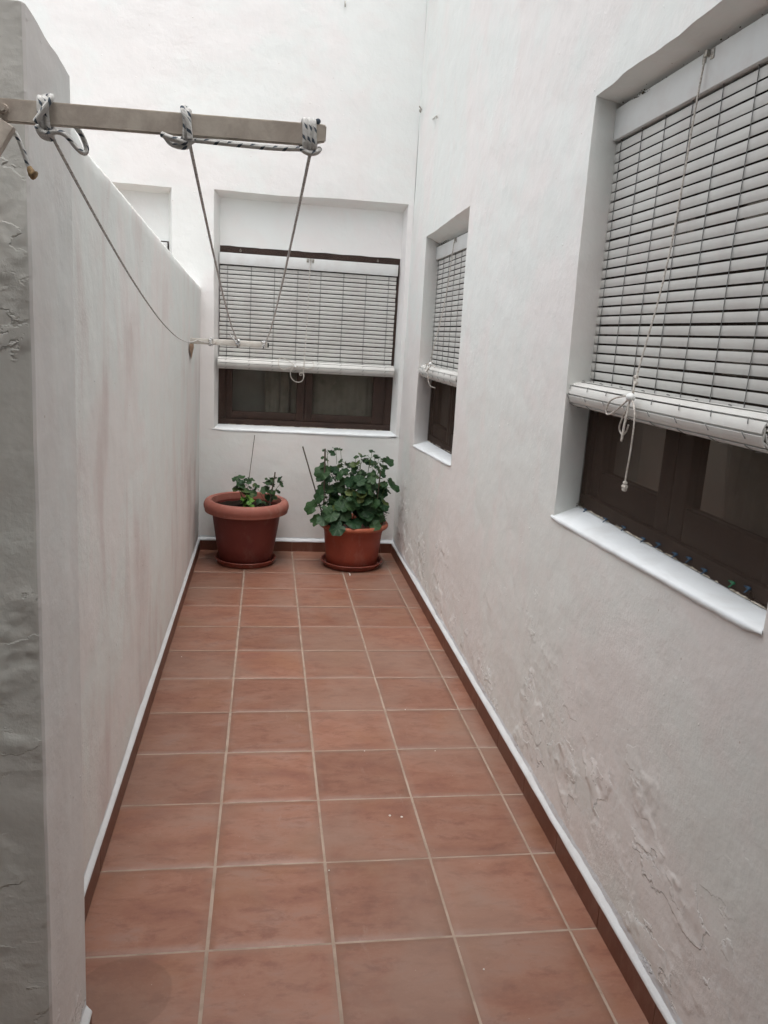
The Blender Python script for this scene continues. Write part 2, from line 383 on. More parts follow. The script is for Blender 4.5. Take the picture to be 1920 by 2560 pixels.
# ------------------------------------------------------------------ floor: real tiles on a bed of grout
random.seed(7)
bm = bmesh.new(); box(bm, (-3.2, -3.4, -.3), (2.4, 6.2, -.0014))
g = obj('ground', bm, m_grout); tag(g, kind='structure')
bm = bmesh.new()
T = .33
cl = bm.loops.layers.color.new('rnd') if False else bm.verts.layers.float_vector.new('rnd')
xs = [(0.000-.02, T), (T, 2*T), (2*T, 3*T), (3*T, 4*T), (4*T, 1.43)]
for i, (x0, x1) in enumerate(xs):
    for j in range(-9, 12):
        y0, y1 = j*T, min((j+1)*T, 3.88)
        gx = .0036 if i < 3 else .0026; gy = .0026
        a = [random.uniform(-.0008, .0008) for _ in range(4)]
        X0, X1, Y0, Y1 = x0+gx+a[0], x1-gx+a[1], y0+gy+a[2], y1-gy+a[3]
        rx, ry, zt = random.random(), random.random(), random.uniform(-.0004, .0003)
        us = [X0, X0+.0015, X0+.03, X0+.08, X1-.08, X1-.03, X1-.0015, X1] if X1-X0 > .2 else [X0, X0+.0015, (X0+X1)/2, X1-.0015, X1]
        vs = [Y0, Y0+.0015, Y0+.03, Y0+.08, Y1-.08, Y1-.03, Y1-.0015, Y1]
        G = []
        for p, u in enumerate(us):
            row = []
            for q, v in enumerate(vs):
                edge = p in (0, len(us)-1) or q in (0, len(vs)-1)
                d = min(u-X0, X1-u, v-Y0, Y1-v)
                vt = bm.verts.new((u, v, -.0024 if edge else zt - (.0006 if d < .002 else 0)))
                vt[cl] = (rx, ry, max(0, 1-d/.08)); row.append(vt)
            G.append(row)
        for p in range(len(us)-1):
            for q in range(len(vs)-1): bm.faces.new((G[p][q], G[p+1][q], G[p+1][q+1], G[p][q+1])).smooth = True
fl = obj('floor', bm, m_tile, smooth=True, sharp=50); tag(fl, 'square terracotta tiles with pale grout lines running to the pots', kind='structure')

# ------------------------------------------------------------------ walls
def wall_sheet(bm, F, u0, u1, v0, v1, holes, step=.03, amp=.003, seed=0, fine=1.0):
    """front sheet with openings and their splayed reveals.
    F(u,v,d) -> world.  hole: dict(r=(u0,u1,v0,v1), off={corner:(du,dv)}, inner=(iu0,iu1,iv0,iv1), depth, wob)"""
    def lines(a, b, extra):
        keys = sorted(set([a, b] + [e for e in extra if a < e < b])); out = []
        for p, q in zip(keys, keys[1:]):
            n = max(1, int(round((q-p)/step))); out += [p+(q-p)*k/n for k in range(n)]
        return out + [b]
    U = lines(u0, u1, [h['r'][k] for h in holes for k in (0, 1)]); V = lines(v0, v1, [h['r'][k] for h in holes for k in (2, 3)])
    def warp(u, v):
        du = dv = 0
        for h in holes:
            a, b, c, d = h['r']; s = min(max((u-a)/(b-a), 0), 1); t = min(max((v-c)/(d-c), 0), 1)
            cu, cv = a+s*(b-a), c+t*(d-c); dist = math.hypot(u-cu, v-cv); wgt = math.exp(-(dist/.16)**2)
            o = h.get('off', {}); z = (0, 0)
            bl, br, tl, tr = o.get('bl', z), o.get('br', z), o.get('tl', z), o.get('tr', z)
            ox = (1-t)*((1-s)*bl[0]+s*br[0]) + t*((1-s)*tl[0]+s*tr[0]); oy = (1-t)*((1-s)*bl[1]+s*br[1]) + t*((1-s)*tl[1]+s*tr[1])
            wb = h.get('wob', .004)
            ox += wb*(nz(cu*3.3+seed, cv*3.3, 3.1) + .22*nz(cu*19, cv*19+seed, 8.7)); oy += wb*(1+1.0*t)*(nz(cu*3.1+31, cv*3, seed) + .22*nz(cu*17+9, cv*19, seed+4))
            du += ox*wgt; dv += oy*wgt
        return du, dv
    G = {}
    def vert(i, j):
        if (i, j) not in G:
            u, v = U[i], V[j]; du, dv = warp(u, v)
            if i in (0, len(U)-1): du = 0
            d = amp*(nz(u*1.3+seed, v*1.3, 1)*1.6 + .5*nz(u*4, v*4+seed, 5) + .18*fine*nz(u*14, v*14, seed))
            G[(i, j)] = bm.verts.new(F(u+du, v+dv, d))
            G[(i, j)].normal = (0, 0, 1)
        return G[(i, j)]
    def inhole(u, v): return any(h['r'][0] < u < h['r'][1] and h['r'][2] < v < h['r'][3] for h in holes)
    for i in range(len(U)-1):
        for j in range(len(V)-1):
            if not inhole((U[i]+U[i+1])/2, (V[j]+V[j+1])/2):
                bm.faces.new((vert(i, j), vert(i+1, j), vert(i+1, j+1), vert(i, j+1))).smooth = True
    for h in holes:
        a, b, c, d = h['r']; ia, ib, ic, id_ = h['inner']
        si = [k for k, u in enumerate(U) if a-1e-6 <= u <= b+1e-6]; sj = [k for k, v in enumerate(V) if c-1e-6 <= v <= d+1e-6]
        loop = [(i, sj[0]) for i in si] + [(si[-1], j) for j in sj[1:]] + [(i, sj[-1]) for i in si[::-1][1:]] + [(si[0], j) for j in sj[::-1][1:-1]]
        prev = [vert(*k) for k in loop]
        n = 5
        outer = []
        for (i, j) in loop:
            du, dv = warp(U[i], V[j]); outer.append((U[i]+du, V[j]+dv))
        for m in range(1, n+1):
            f = (m/n); ring = []
            for (i, j), (ou, ov) in zip(loop, outer):
                s = (U[i]-a)/(b-a); t = (V[j]-c)/(d-c)
                iu, iv = ia+s*(ib-ia), ic+t*(id_-ic)
                g_ = f
                pu, pv = ou+(iu-ou)*g_, ov+(iv-ov)*g_
                wv = .0022*math.sin(math.pi*f)
                ring.append(bm.verts.new(F(pu+wv*nz(pv*7, f*3, seed), pv+wv*nz(pu*7, f*3, seed+3), h['depth']*f + (amp*0))))
            for k in range(len(loop)):
                k2 = (k+1) % len(loop)
                bm.faces.new((prev[k], ring[k], ring[k2], prev[k2])).smooth = True
            prev = ring
        # rounded arris
    return

def sill(name, F, u0, u1, v_out, iu0, iu1, v_in, depth, parent, lip=.0035, drop=.016, ends=.012, sd=0):
    """white painted sloping sill with an uneven lower edge"""
    bm = bmesh.new(); n = 60; rows = []
    for k in range(n+1):
        s = k/n; wv = .004*nz(s*9+sd, 1.3, 0) + .003*nz(s*31+sd, 4, 0)
        e = min(1, min(s, 1-s)*18)
        uo = u0-ends+(u1-u0+2*ends)*s; ui = iu0+(iu1-iu0)*s
        r = [F(uo, v_out-(drop*e+wv*e)-.001, -.0005), F(uo, v_out-(drop*.7*e)-.001, -lip*.8), F(uo, v_out+.002, -lip), F(uo+(ui-uo)*.06, v_out+.006, .002)]
        for f in (.3, .6, 1.0):
            r.append(F(uo+(ui-uo)*f, v_out+(v_in-v_out)*f+.006+.0015*nz(s*12, f*4, sd), depth*f))
        rows.append([bm.verts.new(p) for p in r])
    for a, b in zip(rows, rows[1:]):
        for q in range(len(a)-1): bm.faces.new((a[q], b[q], b[q+1], a[q+1])).smooth = True
    # give it a real underside
    bmesh.ops.recalc_face_normals(bm, faces=bm.faces)
    return obj(name, bm, m_sill, parent, smooth=True)

WX = 1.41; WY = 3.845
H_TALL = 5.4
FR = lambda u, v, d: Vector((WX+d, u, v))            # right wall: u = y
FB = lambda u, v, d: Vector((u, WY+d, v))            # back wall: u = x
# --- right wall
rw = root('house_wall', (WX, 1.0, 0), 'tall right hand whitewashed wall with two blind covered windows and peeling base', 'wall')
BIG = dict(r=(-.455, .70, 1.03, 2.335), off=dict(bl=(0.0, -.013), br=(0, 0), tl=(0, 0), tr=(.008, -.004)), inner=(-.34, .735, 1.052, 2.318), depth=.115, wob=.0075)
# note u grows with y: 'l' corners are the near (small y) side
BIG['off'] = dict(bl=(0, .027), br=(-.014, -.013), tl=(0, .012), tr=(.010, -.006))
MID = dict(r=(2.21, 3.285, .91, 2.217), off=dict(bl=(-.008, .029), br=(-.01, -.02), tl=(.003, .017), tr=(.011, -.015)), inner=(2.25, 3.345, .925, 2.165), depth=.115, wob=.005)
bm = bmesh.new()
wall_sheet(bm, FR, -3.2, WY, -.05, H_TALL, [BIG, MID], .03, .004, 2.0)
obj('plaster', bm, m_right, rw, smooth=True, sharp=55)
bm = bmesh.new(); box(bm, (WX+.32, -3.2, -.05), (WX+.4, WY+.5, H_TALL)); box(bm, (WX-.02, -3.2, H_TALL), (WX+.4, WY+.4, H_TALL+.12))
obj('coping', bm, m_plain, rw)
sill('window_sill', FR, -.455, .692, 1.020, -.34, .728, 1.050, .112, rw, sd=2, drop=.010)
# the sill slopes: near end sits higher
for v in rw.children[-1].data.vertices:
    y = v.co.y + 1.0; wt = 1-min(1, max(0, v.co.x/.112)); v.co.z += (.036*wt+.003)*max(0, (.69-y)/1.15)
sill('window_sill', FR, 2.212, 3.272, .892, 2.25, 3.34, .918, .112, rw, sd=5, drop=.010)
for v in rw.children[-1].data.vertices:
    y = v.co.y + 1.0; wt = 1-min(1, max(0, v.co.x/.112)); v.co.z += (.022*wt+.026)*max(0, (3.27-y)/1.06)
# --- back wall
bw = root('house_wall', (.7, WY, 0), 'tall whitewashed end wall rising behind the two flower pots', 'wall')
BK = dict(r=(.078, 1.38, .872, 2.464), off=dict(bl=(.008, .012), br=(.005, -.011), tl=(-.009, -.006), tr=(-.006, .006)), inner=(.110, 1.352, .896, 2.425), depth=.11, wob=.004)
BL = dict(r=(-1.50, -.201, .872, 2.455), off={}, inner=(-1.47, -.235, .896, 2.42), depth=.11, wob=.004)
bm = bmesh.new()
wall_sheet(bm, FB, -3.2, WX, -.05, H_TALL, [BL, BK], .03, .0035, 11.0)
obj('plaster', bm, m_back, bw, smooth=True, sharp=55)
bm = bmesh.new(); box(bm, (-3.2, WY+.32, -.05), (WX+.3, WY+.4, H_TALL)); box(bm, (-3.2, WY-.02, H_TALL), (WX-.02, WY+.4, H_TALL+.12))
obj('coping', bm, m_plain, bw)
sill('window_sill', FB, .083, 1.386, .878, .114, 1.350, .900, .108, bw, sd=9, drop=.012)
sill('window_sill', FB, -1.50, -.201, .878, -1.47, -.235, .900, .108, bw, sd=14, drop=.012)
# plaster panels above the back window frames
for a, b in ((.105, 1.357), (-1.475, -.230)):
    bm = bmesh.new()
    nx, nzv = 40, 10; G = []
    for i in range(nx+1):
        row = []
        for j in range(nzv+1):
            x = a+(b-a)*i/nx; z = 2.122+(2.432-2.122)*j/nzv
            if j == 0: z += .003*nz(x*9, 3, 3)+.002*nz(x*40, 7, 3)
            row.append(bm.verts.new((x, WY+.098+.002*nz(x*3, z*3, 9), z)))
        row.insert(0, bm.verts.new((row[0].co.x, WY+.135, row[0].co.z))); G.append(row)
    for i in range(nx):
        for j in range(nzv+1): bm.faces.new((G[i][j], G[i+1][j], G[i+1][j+1], G[i][j+1])).smooth = True
    obj('lintel_panel', bm, m_back, bw, smooth=True, sharp=50)
# --- left garden wall with its pier
lw = root('garden_wall', (0, 2.0, 0), 'streaked grey white dividing wall with sloping top on the left', 'wall')
bm = bmesh.new()
LX = -.010; TH = .15
def topz(y): return 2.015 - .050*(y-.2) if y < 3.85 else 1.835
def lefttop(y):
    P = [(-.3, 2.045), (.25, 2.022), (.394, 1.988), (.789, 1.972), (1.5, 1.938), (2.187, 1.906), (3.0, 1.868), (3.9, 1.833)]
    for (a, za), (b, zb) in zip(P, P[1:]):
        if y <= b: return za+(zb-za)*(y-a)/(b-a)
    return P[-1][1]
ys = [-.26+i*.025 for i in range(165)]; ys = [y for y in ys if y < WY-.002]+[WY+.01]
rows = []
for y in ys:
    zt = lefttop(y) + .0035*nz(y*5, 1, 1) + .004*abs(nz(y*22, 5, 2)) + .003*nz(y*60, 3, 2) + .010*max(0, nz(y*31, 9, 4)-.38)
    r = []
    for k in range(61):
        z = -.05+(zt-.012+.05)*k/60
        r.append(bm.verts.new((LX+.004*nz(y*1.4, z*1.4, 20)+.0018*nz(y*5, z*4, 23), y, z)))
    r.append(bm.verts.new((LX-.004, y, zt-.003))); r.append(bm.verts.new((LX-.014, y, zt)))
    r.append(bm.verts.new((LX-TH+.01, y, zt+.004))); r.append(bm.verts.new((LX-TH, y, zt-.01))); r.append(bm.verts.new((LX-TH, y, -.05)))
    rows.append(r)
for a, b in zip(rows, rows[1:]):
    for k in range(len(a)-1): bm.faces.new((a[k], a[k+1], b[k+1], b[k])).smooth = True
bmesh.ops.recalc_face_normals(bm, faces=bm.faces)
obj('plaster', bm, m_left, lw, smooth=True, sharp=60)
# pier (leans a little, taller than the wall)
bm = bmesh.new()
def pier_edge(z):
    t = z/2.0; return (-.520+.072*t, -.246+.072*t)
N = 70; rings = []
PX = .086
for k in range(N+1):
    z = -.05+2.05*k/N; yn, yf = pier_edge(z)
    path = []
    def jag(s): return .0028*nz(z*9, s, 3)+.0020*nz(z*45, s, 7)
    for i in range(9): path.append((PX-.35+.342*i/8, yn+.002*nz(z*4, i, 2), 0))
    path.append((PX-.004, yn+.0015+jag(1), 0)); path.append((PX, yn+.006+jag(1), 0))
    for i in range(1, 12): path.append((PX+.003*nz(z*2.4, i*.25, 31)+.0015*nz(z*9, i*.8, 33), yn+(yf-yn)*i/12, 0))
    path.append((PX, yf-.006+jag(5), 0)); path.append((PX-.005, yf+jag(5)*.6, 0))
    for i in range(1, 5): path.append((PX-.005-.34*i/4, yf, 0))
    rings.append([bm.verts.new((x, y, z)) for x, y, _ in path])
top = []
for i, v in enumerate(rings[-1]):
    y = v.co.y; x = v.co.x
    v.co.z = 1.998 + (-.447+.447+(-.17-y))*.075 + .003*nz(y*20, x*20, 1)
for a, b in zip(rings, rings[1:]):
    for k in range(len(a)): bm.faces.new((a[k], a[(k+1) % len(a)], b[(k+1) % len(a)], b[k])).smooth = True
bm.faces.new(rings[-1])
bmesh.ops.recalc_face_normals(bm, faces=bm.faces)
for f in bm.faces:
    f.normal_update()
    if f.normal.y < -.75: f.material_index = 1  # faces towards the viewer get the rougher render with shade in its colour
obj('pier', bm, [m_pier, m_rough], lw, smooth=True, sharp=38)

# ---- skirting tiles (children of their walls)
def skirting(parent, segs, axis, pos, out, h, name='skirting'):
    bm = bmesh.new()
    for a, b in segs:
        n = bmesh.new()
        if axis == 'y': box(n, (min(pos, pos+out), a+.0009, -.004), (max(pos, pos+out), b-.0009, h))
        else: box(n, (a+.0009, min(pos, pos+out), -.004), (b-.0009, max(pos, pos+out), h))
        bevel_all(n, .0012, 1)
        me = bpy.data.meshes.new('t'); n.to_mesh(me); n.free(); bm.from_mesh(me); bpy.data.meshes.remove(me)
    k = len(bm.faces)
    a, b = segs[0][0], segs[-1][1]
    q = .0016 if out > 0 else -.0016
    if axis == 'y': box(bm, (min(pos, pos+out-q), a, -.004), (max(pos, pos+out-q), b, h-.0016), 1)
    else: box(bm, (a, min(pos, pos+out-q), -.004), (b, max(pos, pos+out-q), h-.0016), 1)
    return obj(name, bm, [m_skirt, m_sgrout], parent)
segR = [(j*T, min((j+1)*T, WY-.011)) for j in range(-9, 12)]
skirting(rw, segR, 'y', WX+.006, -.017, .078)
skirting(lw, [(max(j*T, -.235), min((j+1)*T, WY-.011)) for j in range(-1, 12)], 'y', LX-.006, .017, .084)
skirting(bw, [(max(k*T, .0), min((k+1)*T, WX-.006)) for k in range(0, 5)], 'x', WY+.006, -.018, .078)
skirting(lw, [(-.50, -.247)], 'y', PX-.006, .017, .078, name='skirting')
# caulk / painted fillet sitting on the skirting tops
def fillet(parent, axis, pos, out, h, a, b, sd):
    bm = bmesh.new(); n = int((b-a)/.012); rows = []
    for i in range(n+1):
        t = a+(b-a)*i/n; w1 = .004*nz(t*14, sd, 0)+.003*nz(t*45, sd, 3); w2 = .0035*nz(t*11, sd, 9)
        prof = [(out*1.04, h-.006+w2*.6), (out*1.10, h-.001+w2*.4), (out*.85, h+.0045), (out*.35, h+.012+w1), (-out*.3, h+.024+w1)]
        rows.append([bm.verts.new((pos+o, t, z) if axis == 'y' else (t, pos+o, z)) for o, z in prof])
    for p, q in zip(rows, rows[1:]):
        for k in range(4): bm.faces.new((p[k], q[k], q[k+1], p[k+1])).smooth = True
    bmesh.ops.recalc_face_normals(bm, faces=bm.faces)
    return obj('paint_edge', bm, m_sill, parent, smooth=True)
fillet(rw, 'y', WX, -.011, .078, -3.0, WY-.01, 1); fillet(lw, 'y', LX, .011, .084, -.235, WY-.01, 5)
fillet(bw, 'x', WY, -.012, .078, .0, WX, 8); fillet(lw, 'y', PX, .011, .078, -.5, -.247, 12)

# ---- rest of the courtyard: neighbour yard, and unseen walls and slab added to darken the near end
nb = root('boundary_wall', (-3.1, 1.5, 0), 'whitewashed wall closing the neighbouring yard', 'wall')
bm = bmesh.new(); box(bm, (-3.3, -3.3, -.05), (-3.0, WY, 2.1)); obj('plaster', bm, m_plain, nb)
pw = root('unseen_shade_wall', (.6, -2.2, 0), 'unseen whitewashed walls and overhead slab added behind the viewer to darken the near end', 'wall')
bm = bmesh.new(); box(bm, (-3.0, -2.4, -.05), (WX-.01, -2.2, 5.0)); box(bm, (-.95, -2.19, -.05), (-.8, -.35, 2.6)); box(bm, (-.79, -.46, -.05), (-.27, -.35, 2.6)); obj('plaster', bm, m_plain, pw)
bm = bmesh.new(); box(bm, (-.95, -2.19, 2.62), (WX-.01, -1.0, 2.8)); obj('shade_slab', bm, m_plain, pw)  # overhead slab added out of view to keep light off the near end

# ------------------------------------------------------------------ windows
def framebox(bm, F, u0, u1, v0, v1, d0, d1, bev=.004):
    n = bmesh.new()
    a, b = F(u0, v0, d0), F(u1, v1, d1)
    box(n, [min(a[i], b[i]) for i in range(3)], [max(a[i], b[i]) for i in range(3)])
    bevel_all(n, bev, 2)
    me = bpy.data.meshes.new('t'); n.to_mesh(me); n.free(); bm.from_mesh(me); bpy.data.meshes.remove(me)
def window(F, loc, u0, u1, v0, v1, d, label_parent, sashes, curtains, bottom=.10, name='window', screen=None):
    screen = screen or m_screen2
    """brown timber window, d = depth of its outer face; sashes: list of (ua,ub) glass openings"""
    P = label_parent
    bm = bmesh.new()
    fw = .045
    framebox(bm, F, u0-.03, u1+.03, v0-.03, v0+fw, d, d+.07)
    framebox(bm, F, u0-.03, u1+.03, v1-fw, v1+.03, d, d+.07)
    framebox(bm, F, u0-.03, u0+fw, v0+fw, v1-fw, d+.001, d+.07); framebox(bm, F, u1-fw, u1+.03, v0+fw, v1-fw, d+.001, d+.07)
    fr = obj(name, bm, m_wood, P, smooth=True, sharp=35)
    fr['wloc'] = list(P['wloc'])
    ed = [u0+fw]+[x for s in sashes for x in s]+[u1-fw]
    for k, (a, b) in enumerate(sashes):
        L = (ed[0] if k == 0 else (sashes[k-1][1]+a)/2+.0015); Rr = (ed[-1] if k == len(sashes)-1 else (b+sashes[k+1][0])/2-.0015)
        bm = bmesh.new(); vb, vt = v0+fw+.001, v1-fw-.001; gb = v0+bottom; gt = v1-bottom
        framebox(bm, F, L, a, vb, vt, d+.012, d+.055, .005); framebox(bm, F, b, Rr, vb, vt, d+.012, d+.055, .005)
        framebox(bm, F, a, b, vb, gb, d+.0135, d+.053, .005); framebox(bm, F, a, b, gt, vt, d+.0135, d+.053, .005)
        obj('sash', bm, m_wood, fr, smooth=True, sharp=35)
        bm = bmesh.new(); q = [bm.verts.new(F(*c, d+.036)) for c in ((a-.004, gb-.004), (b+.004, gb-.004), (b+.004, gt+.004), (a-.004, gt+.004))]; bm.faces.new(q)
        obj('pane', bm, m_glass, fr)
    for (ca, cb, seed, fold) in curtains:
        bm = bmesh.new(); n = int((cb-ca)/.006); rows = []
        for i in range(n+1):
            u = ca+(cb-ca)*i/n
            dd = fold*(math.sin(u*70+seed)+.6*math.sin(u*151+seed*2))
            rows.append([bm.verts.new(F(u+.012*nz(z_*3, seed, u*2), v0+.03+(v1-v0-.06)*z_, d+.105+dd*(.7+.6*nz(z_*2, u*5, seed)))) for z_ in [j/10 for j in range(11)]])
        for a, b in zip(rows, rows[1:]):
            for k in range(10): bm.faces.new((a[k], b[k], b[k+1], a[k+1])).smooth = True
        obj('curtain', bm, m_curt, fr, smooth=True)
    bm = bmesh.new(); bm.faces.new([bm.verts.new(F(*c, d-.004)) for c in ((u0-.004, v0+.002), (u1+.004, v0+.002), (u1+.004, v1-.003), (u0-.004, v1-.003))])
    obj('insect_screen', bm, screen, fr)
    # the unlit room behind: a box whose near black colour stands in for darkness
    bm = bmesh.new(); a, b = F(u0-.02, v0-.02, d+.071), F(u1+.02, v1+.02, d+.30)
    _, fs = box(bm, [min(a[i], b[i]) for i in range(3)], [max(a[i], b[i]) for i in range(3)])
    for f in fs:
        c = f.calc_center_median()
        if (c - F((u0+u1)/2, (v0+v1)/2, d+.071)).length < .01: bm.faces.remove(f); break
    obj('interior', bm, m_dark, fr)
    return fr
def ledge_flakes(F, a, b, v, d, parent, n, seed, slope=0.0, sc_=1.0):
    """crumbling putty and lifted paint along the foot of a window frame"""
    rnd = random.Random(seed); bm = bmesh.new()
    for _ in range(n):
        u = rnd.uniform(a, b); L = rnd.uniform(.006, .05)*sc_; h = rnd.uniform(.001, .0035)*sc_
        pts = []
        m = 7
        for k in range(m):
            f = k/(m-1); pts.append((u+L*f, h*math.sin(math.pi*f)*rnd.uniform(.4, 1.3)))
        lo = [bm.verts.new(F(x, v+slope*(b-x), d-rnd.uniform(.002, .006))) for x, _ in pts]
        hi = [bm.verts.new(F(x, v+slope*(b-x)+y+.0015, d-rnd.uniform(.0005, .002))) for x, y in pts]
        for k in range(m-1): bm.faces.new((lo[k], lo[k+1], hi[k+1], hi[k]))
    return obj('paint_flakes', bm, m_chip, parent)

# back window
bwin = window(FB, None, .112, 1.350, .900, 2.122, .102, bw, [(.205, .660), (.775, 1.215)],
    [(.435, .540, 1, .006), (.545, .610, 3, .004), (.628, .690, 8, .004), (.74, 1.245, 5, .006)])
ledge_flakes(FB, .13, 1.30, .9055, .100, bw, 46, 3, sc_=.9)
window(FB, None, -1.475, -.232, .900, 2.122, .102, bw, [(-1.38, -.92), (-.80, -.33)], [(-1.3, -.5, 2, .006)])
# mid right window and big right window
window(FR, None, 2.262, 3.352, .925, 2.170, .106, rw, [(2.36, 2.75), (2.86, 3.26)], [(2.3, 3.3, 4, .008)], bottom=.12, screen=m_screen)
ledge_flakes(FR, 2.3, 3.32, .926, .104, rw, 34, 5, slope=.03, sc_=.9)
window(FR, None, -.352, .740, 1.055, 2.325, .106, rw, [(-.265, .085), (.235, .62)], [(-.30, .06, 2, .010), (.28, .52, 6, .010)], bottom=.135, screen=m_screen)
ledge_flakes(FR, -.33, .70, 1.057, .104, rw, 46, 8, slope=.004, sc_=1.0)
# scaly cream patches of lifted paint at the near end of the big window's foot
bm = bmesh.new(); rnd = random.Random(4)
for (u, v, L, h) in ((-.285, 1.060, .03, .012), (-.262, 1.062, .022, .020), (-.325, 1.060, .05, .010), (.42, 1.058, .03, .007), (.10, 1.058, .03, .006)):
    k = 12; q = []
    for i in range(k):
        a = 2*math.pi*i/k; rr = rnd.uniform(.55, 1.15); q.append(bm.verts.new(FR(u+L*.5*rr*math.cos(a), v+h*.5*rr*math.sin(a)+h*.4, .1035)))
    bm.faces.new(q)
bmesh.ops.solidify(bm, geom=bm.faces[:], thickness=.0012)
obj('paint_flakes', bm, m_chip, rw)
# grime and cobweb clumps at soffit corners of the windows
bm = bmesh.new(); rnd = random.Random(12)
def fuzz(bm, F, u, v, d, n, sz):
    for _ in range(n):
        c = F(u+rnd.gauss(0, sz), v+rnd.gauss(0, sz*.35), d+rnd.gauss(0, .006))
        sphere(bm, c, rnd.uniform(.0008, .0024), 5, 1, 1.6, .8)
for u in [.60-.007*i for i in range(14)]: fuzz(bm, FR, u, 2.300-.0004*(u-.6), .078, 3, .006)
for u in [.69-.03*i for i in range(30)]: fuzz(bm, FR, u, 2.308, .078, 1, .008)
fuzz(bm, FR, .70, 1.066, .098, 26, .012)
for u in [3.22-.012*i for i in range(18)]: fuzz(bm, FR, u, 2.150+.0005*i, .074, 3, .008)
obj('cobweb_dirt', bm, simple('dusty_cobweb', (.10, .085, .065), .95, .05, (.05, .045, .035), 200), rw)

# blue and green clips left on the frame of the big window
clips = [(.655, 1.046, 0), (.493, 1.052, 0), (.363, 1.058, 0), (.237, 1.056, 0), (.151, 1.064, 0), (.060, 1.062, 0), (-.009, 1.070, 0), (-.082, 1.062, 0), (-.199, 1.068, 1), (-.258, 1.075, 0)]
lab = ['farthest', 'second', 'third', 'fourth', 'fifth', 'sixth', 'seventh', 'eighth', None, 'nearest']
for i, (y, z, gcol) in enumerate(clips):
    bm = bmesh.new(); dx = WX+.0985; z += .012
    n = bmesh.new(); box(n, (dx-.003, y-.0075, z-.0025), (dx+.002, y+.0075, z+.003)); bevel_all(n, .0012, 2)
    me = bpy.data.meshes.new('t'); n.to_mesh(me); n.free(); bm.from_mesh(me); bpy.data.meshes.remove(me)
    tube(bm, [(dx-.002, y-.004, z-.001), (dx-.008, y-.005, z-.006), (dx-.010, y-.001, z-.010)], .0016, 6)
    tube(bm, [(dx-.002, y+.004, z+.001), (dx-.007, y+.007, z+.003)], .0014, 6)
    o = obj('plastic_clip', bm, m_pegg if gcol else m_peg, smooth=True, sharp=40)
    tag(o, 'green plastic clip on the brown foot of the near window' if gcol else '%s blue plastic clip counted from far along the near window foot' % lab[i], 'clip', 'plastic clips along the near window frame')

